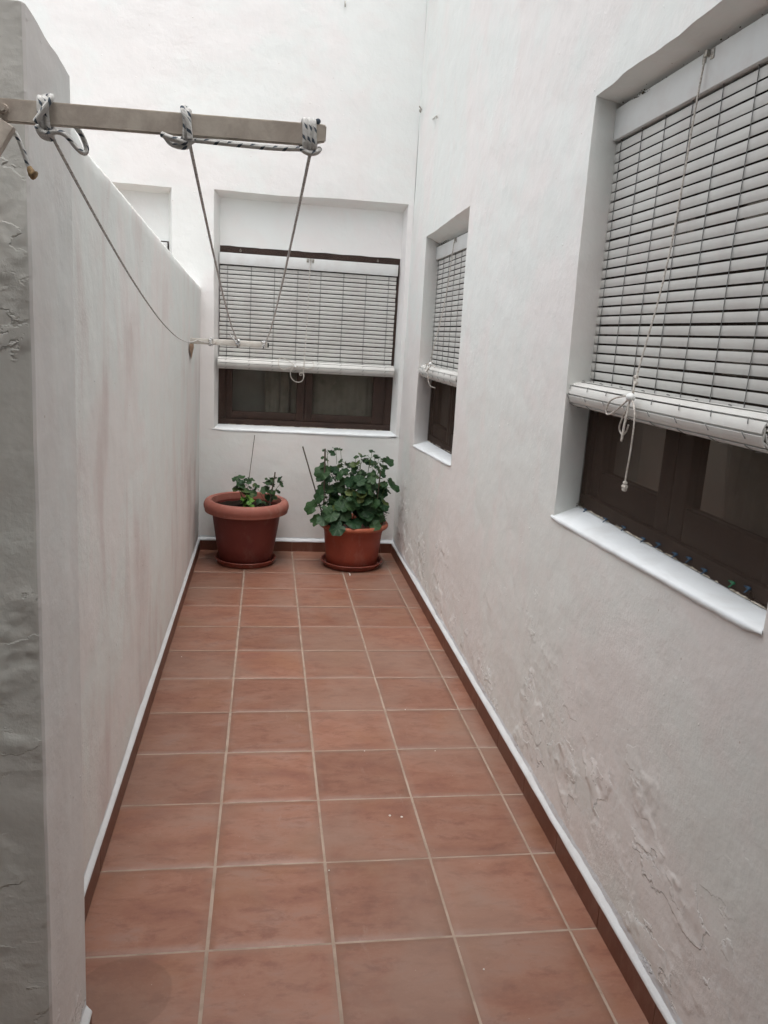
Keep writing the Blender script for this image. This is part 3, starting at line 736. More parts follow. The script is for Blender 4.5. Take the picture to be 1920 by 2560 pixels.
# ------------------------------------------------------------------ roll-up slat blinds
def blind(F, u0, u1, z_rail0, z_rail1, z_roll, d_slat, label, cords, pull_u, r=.043, cut=None, lift=0.0, roll_u=None, rail_d=.0, side=1, pull=None, pitch=.029, brk=True):
    org = F((u0+u1)/2, z_rail1, d_slat)
    B = root('roller_blind', org, label, 'blind', 'slatted roller blinds over the windows')
    bm = bmesh.new(); framebox(bm, F, u0-.006, u1+.006, z_rail0, z_rail1, d_slat-.016, d_slat+.012, .002)
    obj('headrail', bm, m_rail, B, smooth=True, sharp=35)
    bm = bmesh.new(); n = int((z_rail0-z_roll)/pitch)+1; rnd = random.Random(int(u0*100)+5)
    for k in range(n):
        zc = z_rail0-.005-pitch*(k+.5)
        t1, t2 = rnd.uniform(-.0012, .0012), rnd.uniform(-.0012, .0012)
        e0, e1 = rnd.uniform(-.002, .002), rnd.uniform(-.002, .002)
        h = pitch*.5-.0030; rows = []
        for s in [i/14 for i in range(15)]:
            u = u0+e0+(u1+e1-u0-e0)*s; zz = zc+t1*(1-s)+t2*s
            dd = d_slat+.0012*nz(s*3, k*.7, u0)
            prof = [(-h, .0), (-h*.5, -.0011), (0, -.0015), (h*.5, -.0011), (h, 0), (h, .0009), (0, .0001), (-h, .0009)]
            rows.append([bm.verts.new(F(u, zz+a, dd+b-.0035*a/h*.35)) for a, b in prof])
        for a, b in zip(rows, rows[1:]):
            for q in range(8): bm.faces.new((a[q], b[q], b[(q+1) % 8], a[(q+1) % 8])).smooth = True
        bm.faces.new(rows[0]); bm.faces.new(rows[-1][::-1])
    bmesh.ops.recalc_face_normals(bm, faces=bm.faces)
    sl = obj('slats', bm, m_blind, B, smooth=True, sharp=40)
    zbot = z_rail0-.005-pitch*n
    # roll
    ru0, ru1 = roll_u or (u0, u1)
    rc_d = d_slat-r-.002; rc_z = zbot-.018
    bm = bmesh.new(); rnd = random.Random(9)
    ns = 9; th = 0.0; rad = r; k = 0; rs = []
    tot = 26
    ang = R(100)
    while rad > .010 and k < tot:
        wdt = .0252; th = wdt/rad if rad > .02 else 1.1
        am = ang + th/2; c = math.cos; s_ = math.sin
        cu, cz = rc_d - side*0 - rad*math.cos(am)*1.0, rc_z + rad*math.sin(am)
        # tangential slat: local axes (outward, tangent)
        o_d, o_z = -math.cos(am), math.sin(am); t_d, t_z = math.sin(am), math.cos(am)
        hw = min(.0122, rad*.85); e0, e1 = rnd.uniform(-.0025, .0025), rnd.uniform(-.0025, .0025)
        prof = [(-hw, -.0004), (-hw*.5, .0010), (0, .0014), (hw*.5, .0010), (hw, -.0004), (hw, -.0024), (-hw, -.0024)]
        rr = []
        for u in [ru0+e0+(ru1+e1-ru0-e0)*i/10 for i in range(11)]:
            sg = .0014*math.sin(math.pi*(u-ru0)/(ru1-ru0))
            rr.append([bm.verts.new(F(u, cz+a*t_z+b*o_z-sg, cu+a*t_d+b*o_d)) for a, b in prof])
        for a, b in zip(rr, rr[1:]):
            for q in range(7): bm.faces.new((a[q], b[q], b[(q+1) % 7], a[(q+1) % 7])).smooth = True
        bm.faces.new(rr[0]); bm.faces.new(rr[-1][::-1])
        ang += th*1.10+.055; rad -= (.0042*th/(2*math.pi))*1.45; k += 1
    bmesh.ops.recalc_face_normals(bm, faces=bm.faces)
    rl = obj('roll', bm, m_blind, B, smooth=True, sharp=40)
    bm = bmesh.new(); tube(bm, [F(ru0+.003, rc_z, rc_d), F(ru1-.003, rc_z, rc_d)], r*.80, 20)
    obj('roll_dark_fill', bm, m_rollfill, rl)  # dark filler, painted shade between and inside the rolled slats
    # ladder cords with the little loops over the roll
    for cu_ in cords:
        bm = bmesh.new()
        pts = [F(cu_, z_rail0+.002, d_slat-.004)]
        for k in range(n):
            z0 = z_rail0-.005-pitch*k
            pts += [F(cu_-.0022, z0-pitch*.25, d_slat-.0042), F(cu_-.0008, z0-pitch*.8, d_slat-.0038), F(cu_+.0012, z0-pitch, d_slat-.0022)]
        tube(bm, pts, .0010, 5)
        tube(bm, [F(cu_+.0016, z_rail0, d_slat-.0018), F(cu_+.0024, z_rail0-.3, d_slat-.0025), F(cu_+.0016, zbot, d_slat-.0018)], .0008, 5)
        a0 = R(100)
        for k in range(8):
            aa = a0+(k)*(.0252/r*1.10+.055)-.03
            q = []
            for t in (-.17, -.08, 0, .08, .17):
                q.append(F(cu_+.006*t/.17, rc_z+(r+.0022)*math.sin(aa+t), rc_d-(r+.0022)*math.cos(aa+t)))
            tube(bm, q, .0012, 5)
        obj('ladder_cord', bm, m_cordg, B)
    if brk:
        bm = bmesh.new()
        for s in (-1, 1):
            framebox(bm, F, pull_u+s*.018-.008, pull_u+s*.018+.008, z_rail1-.026, z_rail1-.002, d_slat-.0185, d_slat-.0162, .0008)
            sphere(bm, F(pull_u+s*.018, z_rail1-.014, d_slat-.019), .0026, 8)
        framebox(bm, F, pull_u-.006, pull_u+.006, z_rail1-.016, z_rail1-.001, d_slat-.026, d_slat-.0165, .001)
        obj('bracket', bm, m_metal, B)
    if pull:
        bm = bmesh.new()
        for i, path in enumerate(pull['paths']):
            tube(bm, resample(smooth_path([F(*p) for p in path], 2), .004), pull.get('r', .0022), 7)
        for (u, v, d, rr) in pull.get('knots', []):
            sphere(bm, F(u, v, d), rr, 8, 1, 1.1, .85); 
            for q in range(3):
                c = F(u, v, d); aa = q*1.1
                tube(bm, [c+Vector((rr*math.cos(t+aa)*.9, rr*math.sin(t)*.9, rr*.7*math.sin(t*1.0+aa))) for t in [i*.6 for i in range(11)]], .0018, 6)
        pc = obj('pull_cord', bm, m_cordw, B, smooth=True)
        for (u, v, d, rr) in pull.get('balls', []):
            bm = bmesh.new(); sphere(bm, F(u, v, d), rr, 16, 1, 1.15, .95); obj('cord_stopper', bm, m_ball, pc, smooth=True)
    return B, rc_d, rc_z

def cordset(a, b, step, n): return [a+step*k for k in range(n)]
# big window on the right wall (u = y; near side is small y)
rd, rz = .045, 1.415
blind(FR, -.345, .735, 2.212, 2.304, 1.485, .092, 'large pale grey slatted roller blind on the nearest window of the right wall',
      [.690-.140*k for k in range(8)], .195, r=.041, roll_u=(-.345, .728), side=1,
      pull=dict(r=.0024, paths=[
        [(.195, 2.285, .066), (.20, 2.15, .060), (.212, 1.8, .052), (.222, 1.5, .004), (.20, 1.472, -.006)],
        [(.198, 1.466, -.010), (.245, 1.462, -.012), (.315, 1.447, -.018), (.335, 1.405, -.018), (.300, 1.405, -.018), (.235, 1.440, -.014), (.198, 1.466, -.012)],
        [(.198, 1.462, -.012), (.185, 1.455, -.014), (.165, 1.44, -.016), (.150, 1.415, -.018), (.148, 1.37, -.018), (.150, 1.31, -.018), (.158, 1.255, -.018), (.157, 1.235, -.018)],
        [(.198, 1.460, -.012), (.205, 1.425, -.018), (.232, 1.395, -.016), (.252, 1.372, -.010), (.228, 1.356, -.008), (.207, 1.372, -.008), (.193, 1.390, -.012)],
        [(.196, 1.460, -.014), (.192, 1.40, -.022), (.198, 1.345, -.022), (.204, 1.345, -.022), (.201, 1.40, -.020), (.197, 1.455, -.014)],
        [(.197, 1.47, -.010), (.205, 1.50, -.004), (.222, 1.512, .002), (.218, 1.52, .004), (.206, 1.505, .0)]],
        knots=[(.157, 1.240, -.018, .0042), (.157, 1.230, -.018, .0062), (.1575, 1.222, -.018, .0048), (.207, 1.500, .0, .0048), (.213, 1.515, .002, .0048)],
        balls=[(.197, 1.462, -.014, .0125)]))
# middle window
blind(FR, 2.262, 3.340, 2.072, 2.150, 1.41, .090, 'small looking slatted roller blind on the farther window of the right wall',
      [3.30-.155*k for k in range(7)], 2.80, r=.043, roll_u=(2.262, 3.325),
      pull=dict(r=.0026, paths=[
        [(2.80, 2.13, .064), (2.84, 1.8, .05), (2.90, 1.46, -.004), (2.905, 1.43, -.012), (2.90, 1.39, -.016), (2.88, 1.31, -.006), (2.86, 1.30, .03)],
        [(2.90, 1.43, -.012), (2.95, 1.445, -.012), (2.97, 1.40, -.016), (2.93, 1.385, -.018), (2.88, 1.41, -.016), (2.80, 1.44, -.010), (2.72, 1.425, -.012)],
        [(2.90, 1.43, -.012), (2.84, 1.46, -.008), (2.80, 1.45, -.010)]],
        knots=[], balls=[(2.84, 1.440, -.014, .011)]))
# back window
blind(FB, .112, 1.332, 2.000, 2.076, 1.365, .082, 'wide slatted roller blind on the end wall window above the pots',
      [.162+.1595*k for k in range(8)], .722, r=.040, roll_u=(.106, 1.345),
      pull=dict(r=.0024, paths=[
        [(.722, 2.06, .055), (.715, 1.7, .05), (.700, 1.34, -.004), (.698, 1.30, -.008), (.702, 1.258, -.008), (.68, 1.232, -.008), (.640, 1.235, -.008), (.612, 1.262, -.008), (.605, 1.30, -.008), (.622, 1.328, -.008), (.650, 1.338, -.008), (.60, 1.375, .0), (.545, 1.398, .01), (.522, 1.385, .01), (.522, 1.350, -.004), (.535, 1.320, -.008), (.565, 1.312, -.008), (.600, 1.335, -.008), (.655, 1.345, -.006), (.70, 1.330, -.008), (.752, 1.332, -.006), (.772, 1.345, -.002), (.770, 1.375, .02), (.757, 1.378, .03)],
        [(.70, 1.262, -.008), (.705, 1.285, -.008), (.69, 1.300, -.008), (.67, 1.296, -.008), (.672, 1.280, -.008), (.69, 1.285, -.008)],
        [(.640, 1.335, -.010), (.66, 1.350, -.010), (.655, 1.328, -.010), (.635, 1.332, -.010)]],
        knots=[], balls=[(.638, 1.340, -.010, .0085)]))
# blind of the neighbour's window beyond the dividing wall
blind(FB, -1.470, -.245, 2.035, 2.112, 1.40, .082, 'slatted roller blind barely showing over the left dividing wall',
      [-.295-.16*k for k in range(8)], -.85, r=.040)
# screw eyes in the brown head of the back window
bm_l = []
for x, s in ((.245, 'left'), (1.195, 'right')):
    bm = bmesh.new(); c = Vector((x, WY+.094, 2.096))
    tube(bm, [c+Vector((.006*math.cos(t), 0, .006*math.sin(t))) for t in [i*math.pi/8 for i in range(17)]], .0014, 6)
    tube(bm, [c+Vector((0, 0, .006)), c+Vector((0, .010, .014))], .0014, 6)
    o = obj('screw_eye', bm, m_metal, smooth=True)
    tag(o, 'small metal screw eye at the %s of the brown window head' % s, 'screw eye', 'screw eyes above the end window blind')

# ------------------------------------------------------------------ clotheslines
def rect_loop(cx, cy, cz, hy, hz, rr, n=28, axis='x', phase=0.0):
    """points round a bar (bar along x): loop in the y-z plane"""
    out = []
    for i in range(n):
        a = 2*math.pi*i/n+phase
        c, s = math.cos(a), math.sin(a)
        k = 1/max(abs(c)**4+abs(s)**4, 1e-6)**.25
        out.append(((hy+rr)*c*k, (hz+rr)*s*k))
    return out
def wrap(cx, cy, cz, hy, hz, rr, turns, dx, phase=-math.pi/2, jit=.0, sd=0):
    pts = []; n = 24
    lp = rect_loop(0, 0, 0, hy, hz, rr, n, phase=phase)
    for i in range(int(turns*n)+1):
        a, b = lp[i % n]; t = i/(turns*n)
        pts.append(Vector((cx+dx*(t-.5)+jit*nz(i*.25, sd, 0), cy+a*(1+jit*3*nz(i*.3, sd, 5)), cz+b*(1+jit*2*nz(i*.2, sd, 2)))))
    return pts
def sagline(a, b, sag, n=60):
    a, b = Vector(a), Vector(b)
    return [a.lerp(b, i/n)-Vector((0, 0, sag*4*(i/n)*(1-i/n))) for i in range(n+1)]
BY, BZ = -.545, 1.853      # near bar
BH, BD = .0150, .0045
ca = root('clothesline_bracket', (0, BY, BZ), 'weathered beige near clothesline bar tied with blue flecked rope', 'clothesline bar')
bm = bmesh.new()
x0, x1 = -.34, .522
def barz(x): return BZ - .0035 + .017*x
def bary(x): return BY
L = []
for x in (x0, -.1, .1, .3, .49, x1-.004, x1):
    h = BH if x < x1-.001 else BH-.001
    cut = 0 if x < x1-.01 else .006
    z = barz(x)
    L.append([bm.verts.new(p) for p in ((x-(0 if x < x1-.01 else .001), BY-BD, z-h+cut*1.0), (x, BY-BD, z+h), (x, BY+BD, z+h), (x, BY+BD, z-h+cut))])
for a, b in zip(L, L[1:]):
    for k in range(4): bm.faces.new((a[k], b[k], b[(k+1) % 4], a[(k+1) % 4]))
bm.faces.new(L[0]); bm.faces.new(L[-1][::-1])
bmesh.ops.recalc_face_normals(bm, faces=bm.faces)
bmesh.ops.bevel(bm, geom=bm.edges[:], offset=.0018, segments=2, affect='EDGES')
obj('bar', bm, m_bar, ca, smooth=True, sharp=35)
bm = bmesh.new()
a, b = Vector((.086, BY-.002, BZ-.018)), Vector((-.10, BY-.002, BZ-.33))
d = (b-a).normalized(); s = Vector((0, 1, 0)); q = d.cross(s)
vs = []
for p in (a, b):
    vs.append([bm.verts.new(p+s*u_+q*v_) for u_, v_ in ((-.008, -.011), (.008, -.011), (.008, .011), (-.008, .011))])
for k in range(4): bm.faces.new((vs[0][k], vs[1][k], vs[1][(k+1) % 4], vs[0][(k+1) % 4]))
bm.faces.new(vs[0][::-1]); bm.faces.new(vs[1])
bmesh.ops.recalc_face_normals(bm, faces=bm.faces); bevel_all(bm, .002, 2)
obj('brace', bm, m_bar, ca, smooth=True, sharp=35)
bm = bmesh.new(); bmesh.ops.create_cone(bm, cap_ends=True, segments=20, radius1=.0070, radius2=.0062, depth=.004, matrix=Matrix.Translation((.082, BY-BD-.002, barz(.08)+.001)) @ Matrix.Rotation(R(90), 4, 'X'))
bmesh.ops.create_cone(bm, cap_ends=True, segments=6, radius1=.0046, radius2=.0044, depth=.008, matrix=Matrix.Translation((.082, BY-BD-.004, barz(.08)+.001)) @ Matrix.Rotation(R(90), 4, 'X'))
obj('bolt', bm, m_bar, ca)
bm = bmesh.new(); box(bm, (-.33, BY-.02, BZ-.36), (-.30, BY+.02, BZ+.03)); box(bm, (-.29, BY+.02, BZ-.05), (-.25, -.43, BZ+.01)); box(bm, (-.30, BY-.012, BZ-.35), (-.07, BY+.012, BZ-.32)); box(bm, (-.29, BY+.02, BZ-.35), (-.25, -.43, BZ-.31))
bevel_all(bm, .002, 1); obj('wall_bracket', bm, m_bar, ca)
# far bar, on the left wall
FYB, FZ = 3.125, 1.490
fa = root('clothesline_bracket', (0, FYB, FZ), 'white far clothesline bar sticking out of the left wall', 'clothesline bar')
bm = bmesh.new(); framebox(bm, lambda u, v, dd: Vector((u, dd, v)), -.02, .444, FZ-.0165, FZ+.0165, FYB-.012, FYB+.012, .002)
obj('bar', bm, m_barw, fa, smooth=True, sharp=35)
bm = bmesh.new(); framebox(bm, lambda u, v, dd: Vector((u, dd, v)), .4442, .4525, FZ-.0145, FZ+.0145, FYB-.010, FYB+.010, .001)
obj('end_cap', bm, simple('black_end_cap', (.03, .03, .03), .5, .3), fa)
bm = bmesh.new(); bmesh.ops.create_cone(bm, cap_ends=True, segments=14, radius1=.0125, radius2=.011, depth=.008, matrix=Matrix.Translation((.128, FYB-.016, FZ)) @ Matrix.Rotation(R(90), 4, 'X'))
obj('bolt', bm, m_barw, fa)
# chipped plaster pocket under the bar's foot, thin piece of broken plaster
bm = bmesh.new(); q = []
for (y, z) in ((3.00, 1.474), (3.27, 1.474), (3.29, 1.447), (3.21, 1.418), (3.13, 1.380), (3.08, 1.408), (3.01, 1.440)):
    q.append(bm.verts.new((LX+.006, y, z)))
cc = bm.verts.new((LX+.013, 3.13, 1.448))
for k in range(len(q)): bm.faces.new((q[k], q[(k+1) % len(q)], cc))
bmesh.ops.recalc_face_normals(bm, faces=bm.faces)
for f in bm.faces:
    f.normal_update()
    if f.normal.x < 0: f.normal_flip()
obj('chipped_patch', bm, m_hole, lw)

RR = .0040
def rope(name, parts, label, extra=None):
    o = root(name, parts[0][0], label, 'rope', 'clotheslines tied between the two bars')
    return o
ropes = []
kx = [.135, .325, .498]
fx = [.030, .271, .436]
# rope 1: knot at the pier side, loop hanging to the right, runs to the wall end then along the far bar
r1 = root('clothesline_rope', (kx[0], BY, BZ), 'braided rope tied nearest the pier with a loop hanging off its knot', 'rope', 'clotheslines tied between the two bars')
bm = bmesh.new()
z_ = barz(kx[0])
tube(bm, wrap(kx[0]-.001, BY, z_, BD, BH, RR, 2.4, .018, jit=.0016, sd=1), RR, 9)
tube(bm, smooth_path([(kx[0]-.010, BY-BD-RR*2.4, z_-BH), (kx[0]+.004, BY-BD-RR*3.0, z_+.004), (kx[0]+.012, BY-BD-RR*2, z_+BH+.003), (kx[0]+.008, BY, z_+BH+RR*2.2), (kx[0]-.008, BY+BD, z_+BH+RR)], 2), RR, 9)
tube(bm, smooth_path([(kx[0]-.010, BY-BD, z_-BH-.003), (kx[0]-.002, BY-BD-.008, z_-BH-.012), (kx[0]+.010, BY-BD, z_-BH-.011), (kx[0]+.006, BY+.006, z_-BH-.016), (kx[0]-.006, BY, z_-BH-.014), (kx[0]-.008, BY-BD-.006, z_-BH-.005)], 2), RR, 9)
tube(bm, smooth_path([(kx[0]+.002, BY-.006, z_-BH-.012), (kx[0]+.018, BY-.008, z_-BH-.007), (kx[0]+.030, BY-.004, z_-BH-.012), (kx[0]+.040, BY, z_-BH-.026), (kx[0]+.050, BY+.004, z_-BH-.032), (kx[0]+.053, BY+.008, z_-BH-.024), (kx[0]+.046, BY+.010, z_-BH-.006), (kx[0]+.038, BY+.006, z_-BH+.004)], 2), RR*.9, 9)
obj('knot', bm, m_rope, r1, smooth=True)
bm = bmesh.new()
pth = sagline((kx[0]+.006, BY+.004, z_-BH-.010), (fx[0], FYB-.018, FZ+.008), .105, 90) + [Vector(p) for p in ((.06, FYB-.019, FZ-.002), (.09, FYB-.019, FZ-.006), (.112, FYB-.019, FZ-.004))]
tube(bm, pth, RR*.64, 8); obj('line', bm, m_line, r1, smooth=True)
bm = bmesh.new(); tube(bm, wrap(.112, FYB, FZ, .012, .0165, .004, 1.6, .012, jit=.002, sd=3), .0052, 8)
tube(bm, smooth_path([(.100, FYB-.018, FZ-.022), (.110, FYB-.022, FZ-.004), (.098, FYB-.020, FZ+.020)], 2), .005, 7); tube(bm, smooth_path([(.120, FYB-.018, FZ+.024), (.110, FYB-.022, FZ+.002), (.118, FYB-.020, FZ-.026)], 2), .005, 7)
obj('knot', bm, m_rope, r1, smooth=True)
# rope 2
r2 = root('clothesline_rope', (kx[1], BY, BZ), 'braided rope tied at the middle of the near bar', 'rope', 'clotheslines tied between the two bars')
bm = bmesh.new(); z_ = barz(kx[1])
tube(bm, wrap(kx[1], BY, z_, BD, BH, RR, 2.1, .010, jit=.0012, sd=7), RR, 9)
tube(bm, smooth_path([(kx[1]+.006, BY-BD-RR*2, z_-BH-.006), (kx[1]+.004, BY-BD-RR*2.6, z_), (kx[1]-.004, BY-BD-RR*2.2, z_+BH), (kx[1]-.005, BY, z_+BH+RR*2.6), (kx[1]+.002, BY+BD, z_+BH)], 2), RR, 9)
tube(bm, smooth_path([(kx[1]-.034, BY-.004, z_-BH-.001), (kx[1]-.020, BY-.009, z_-BH-.006), (kx[1]-.008, BY-.008, z_-BH-.009), (kx[1]+.002, BY-.004, z_-BH-.010), (kx[1]+.010, BY-.002, z_-BH-.004)], 2), RR, 9)
tube(bm, smooth_path([(kx[1]-.030, BY+.004, z_-BH-.002), (kx[1]-.022, BY+.002, z_-BH-.012), (kx[1]-.006, BY-.004, z_-BH-.016), (kx[1]+.004, BY-.002, z_-BH-.013), (kx[1]+.006, BY-.006, z_-BH-.002)], 2), RR*.9, 9)
obj('knot', bm, m_rope, r2, smooth=True)
bm = bmesh.new(); tube(bm, sagline((kx[1]+.004, BY, z_-BH-.008), (fx[1]-.002, FYB-.020, FZ+.014), .045, 90), RR*.64, 8); obj('line', bm, m_line, r2, smooth=True)
bm = bmesh.new(); tube(bm, wrap(fx[1], FYB, FZ, .012, .0165, .004, 1.7, .010, jit=.002, sd=4), .0052, 8)
tube(bm, smooth_path([(fx[1]-.050, FYB-.030, FZ+.050), (fx[1]-.038, FYB-.028, FZ+.036), (fx[1]-.02, FYB-.022, FZ+.014), (fx[1], FYB-.020, FZ-.010)], 2), .0042, 7)
tube(bm, [Vector((fx[1]-.002+.012*math.cos(t), FYB-.021, FZ+.004+.011*math.sin(t))) for t in [i*.5 for i in range(14)]], .0042, 7)
obj('knot', bm, m_rope, r2, smooth=True)
# rope 3 : three neat coils at the tip, runs back under the bar to the middle knot
r3 = root('clothesline_rope', (kx[2], BY, BZ), 'braided rope coiled neatly round the tip of the near bar and led back under it', 'rope', 'clotheslines tied between the two bars')
bm = bmesh.new(); z_ = barz(kx[2])
tube(bm, wrap(kx[2], BY, z_, BD, BH, RR*.9, 3.6, .023, jit=.0004, sd=7), RR, 9)
tube(bm, smooth_path([(kx[2]-.011, BY-BD*.6, z_-BH-.005), (kx[2]-.004, BY-BD-.002, z_-BH-.010), (kx[2]+.004, BY-BD-.001, z_-BH-.011), (kx[2]+.013, BY-.004, z_-BH-.007), (kx[2]+.015, BY+.004, z_-BH-.002)], 2), RR, 9)
obj('knot', bm, m_rope, r3, smooth=True)
bm = bmesh.new(); tube(bm, resample(smooth_path([(kx[1]+.008, BY-.001, barz(kx[1])-BH-.004), (.40, BY-.002, barz(.40)-BH-.0062), (.45, BY-.002, barz(.45)-BH-.0072), (kx[2]-.010, BY-.002, z_-BH-.0052)], 2), .01), RR*.9, 9)
obj('return_run', bm, m_rope, r3, smooth=True)
bm = bmesh.new(); tube(bm, sagline((kx[2]+.002, BY, z_-BH-.008), (fx[2]-.004, FYB-.018, FZ+.014), .045, 90), RR*.64, 8); obj('line', bm, m_line, r3, smooth=True)
bm = bmesh.new(); tube(bm, wrap(fx[2]-.012, FYB, FZ, .012, .0165, .004, 1.5, .010, jit=.002, sd=6), .0052, 8)
tube(bm, smooth_path([(fx[2]-.030, FYB-.020, FZ+.020), (fx[2]-.012, FYB-.022, FZ+.012), (fx[2]-.006, FYB-.022, FZ-.022)], 2), .0048, 7)
tube(bm, smooth_path([(fx[2]+.004, FYB-.020, FZ+.022), (fx[2]-.012, FYB-.023, FZ+.012), (fx[2]-.022, FYB-.022, FZ-.020)], 2), .0048, 7)
obj('knot', bm, m_rope, r3, smooth=True)
# dangling rope with a frayed end by the pier, its wraps at the left edge
r4 = root('rope_tail', (.07, BY, BZ), 'short dangling rope with a frayed end hanging in front of the pier', 'rope')
bm = bmesh.new(); z_ = barz(.062)
tube(bm, wrap(.062, BY, z_, BD, BH, RR, 2.3, .014, jit=.001, sd=7), RR, 9)
obj('knot', bm, m_rope, r4, smooth=True)
bm = bmesh.new(); tube(bm, resample(smooth_path([(.070, BY+.006, z_-BH), (.088, BY+.016, z_-BH-.004), (.095, BY+.016, z_-BH-.018), (.102, BY+.014, z_-BH-.036), (.108, BY+.012, z_-BH-.055)], 2), .004), RR*.8, 9)
obj('line', bm, m_rope, r4, smooth=True)
bm = bmesh.new(); tube(bm, [(.108, BY+.012, z_-BH-.052), (.1095, BY+.012, z_-BH-.056), (.112, BY+.011, z_-BH-.061), (.1155, BY+.010, z_-BH-.0635)], .0056, 9, rfun=lambda t: .6+.65*t)
obj('frayed_end', bm, m_cut, r4, smooth=True)

# ------------------------------------------------------------------ pots
def lathe_obj(name, cx, cy, prof, mat, parent, n=72):
    bm = bmesh.new(); rg = lathe(bm, cx, cy, prof, n)
    for ring, rev in ((rg[0], True), (rg[-1], False)):
        if math.hypot(ring[0].co.x-cx, ring[0].co.y-cy) > .002: bm.faces.new(ring[::-1] if rev else ring)
    bmesh.ops.recalc_face_normals(bm, faces=bm.faces)
    return obj(name, bm, mat, parent, smooth=True, sharp=50)
def arc(cr, cz, r, a0, a1, n=8, sx=1, sz=1): return [(cr+r*sx*math.cos(R(a0+(a1-a0)*i/n)), cz+r*sz*math.sin(R(a0+(a1-a0)*i/n))) for i in range(n+1)]
P1 = (.331, 3.555); P2 = (1.068, 3.52)
s1 = lathe_obj('plant_saucer', *P1, [(.150, .0), (.185, .0), (.196, .012), (.206, .034), (.211, .038), (.208, .042), (.201, .040), (.190, .016), (.170, .012)], m_sauc, None)
tag(s1, 'terracotta saucer under the large dark pot', 'saucer', 'saucers under the pots')
p1 = root('flower_pot', (*P1, .012), 'large dark terracotta pot with a broad faded pink rolled rim', 'flower pot', 'terracotta coloured flower pots')
lathe_obj('body', *P1, [(.14, .0135), (.172, .0135), (.180, .02), (.200, .14), (.221, .28), (.233, .372), (.236, .40), (.228, .40), (.218, .30), (.20, .20)], m_pot1, p1)
lathe_obj('rim', *P1, [(.235, .362), (.262, .356), (.280, .364)] + arc(.258, .404, .030, -40, 120, 10, 1.0, 1.35) + [(.236, .440), (.233, .425), (.228, .39), (.226, .37)], m_rim1, p1)
def soil(cx, cy, r, z, parent, sd):
    bm = bmesh.new(); rings = []; n = 48
    for i in range(13):
        rr = r*i/12; rings.append([bm.verts.new((cx+rr*math.cos(2*math.pi*k/n), cy+rr*math.sin(2*math.pi*k/n), z+.012*nz(rr*14*math.cos(k*.1309)+sd, rr*14*math.sin(k*.1309), 0)+.005*nz(rr*60*math.cos(k*.1309), rr*60*math.sin(k*.1309), sd))) for k in range(n)] if i else [bm.verts.new((cx, cy, z))])
    for k in range(n): bm.faces.new((rings[0][0], rings[1][k], rings[1][(k+1) % n]))
    for a, b in zip(rings[1:], rings[2:]):
        for k in range(n): bm.faces.new((a[k], b[k], b[(k+1) % n], a[(k+1) % n])).smooth = True
    return obj('soil', bm, m_soil, parent)
soil(*P1, .226, .385, p1, 3)
s2 = lathe_obj('plant_saucer', *P2, [(.150, .0), (.186, .0), (.198, .014), (.212, .036), (.219, .040), (.216, .045), (.207, .043), (.194, .018), (.17, .013)], m_sauc, None)
tag(s2, 'chipped terracotta saucer under the smaller orange pot', 'saucer', 'saucers under the pots')
p2 = root('flower_pot', (*P2, .012), 'smaller orange terracotta pot holding the bushy geranium', 'flower pot', 'terracotta coloured flower pots')
lathe_obj('body', *P2, [(.14, .0145), (.172, .0145), (.179, .02), (.188, .10), (.198, .20), (.2025, .248), (.2045, .25), (.207, .262), (.212, .268), (.213, .285), (.222, .292), (.205, .300), (.198, .27), (.19, .2)], m_pot2, p2)
lathe_obj('rim', *P2, [(.205, .286), (.228, .283)] + arc(.229, .300, .0150, -60, 115, 8, 1.0, 1.15) + [(.214, .312), (.205, .306), (.199, .285)], m_rim2, p2)
soil(*P2, .198, .275, p2, 8)

# ------------------------------------------------------------------ plants
def leaf(bm, c, nrm, r, rnd, drop=.25, lobes=7):
    """rounded scalloped geranium leaf: c = where the stalk meets it, nrm = facing direction"""
    lay = bm.verts.layers.float_vector.get('rnd') or bm.verts.layers.float_vector.new('rnd')
    uvl = bm.loops.layers.uv.verify()
    nrm = nrm.normalized(); u = nrm.cross(Vector((rnd.uniform(-1, 1), rnd.uniform(-1, 1), .3))).normalized(); v = nrm.cross(u)
    N = 28; cup = rnd.uniform(-.10, .30); wv = rnd.uniform(.05, .17); ph = rnd.uniform(0, 6)
    rr = (rnd.random(), rnd.random(), 0)
    fold = rnd.uniform(0, .35)
    def pt(a, t):
        gap = max(0, 1-abs(((a+math.pi) % (2*math.pi))-math.pi)/.38)      # notch at the stalk
        lob = 1+.085*math.cos(lobes*a)+.028*math.cos(lobes*3*a+1)
        rad = r*t*lob*(1-.62*gap*(t**.6))*(1.02-.08*math.cos(a))
        x = rad*math.cos(a)-r*.0; y = rad*math.sin(a)
        h = r*(cup*t*t+wv*t*t*math.cos(3*a+ph)+.045*t*math.cos(lobes*a)-drop*t*t*.6) + abs(y)*fold*.9
        return c+u*(x-r*.12*0)+v*y+nrm*h
    cen = bm.verts.new(c); cen[lay] = rr
    rings = []
    for t in (.35, .7, 1.0):
        ring = []
        for k in range(N):
            a = 2*math.pi*k/N + math.pi/N; q = bm.verts.new(pt(a, t)); q[lay] = rr; ring.append(q)
        rings.append(ring)
    for k in range(N):
        f = bm.faces.new((cen, rings[0][k], rings[0][(k+1) % N])); f.smooth = True
        for lp, (a_, b_) in zip(f.loops, (((k+.5)/N, 0), (k/N, .35), ((k+1)/N, .35))): lp[uvl].uv = (a_, b_)
    for i in (0, 1):
        for k in range(N):
            f = bm.faces.new((rings[i][k], rings[i+1][k], rings[i+1][(k+1) % N], rings[i][(k+1) % N])); f.smooth = True
            for lp, (a_, b_) in zip(f.loops, ((k/N, .3), (k/N, .7), ((k+1)/N, .7), ((k+1)/N, .3))): lp[uvl].uv = (a_, b_)
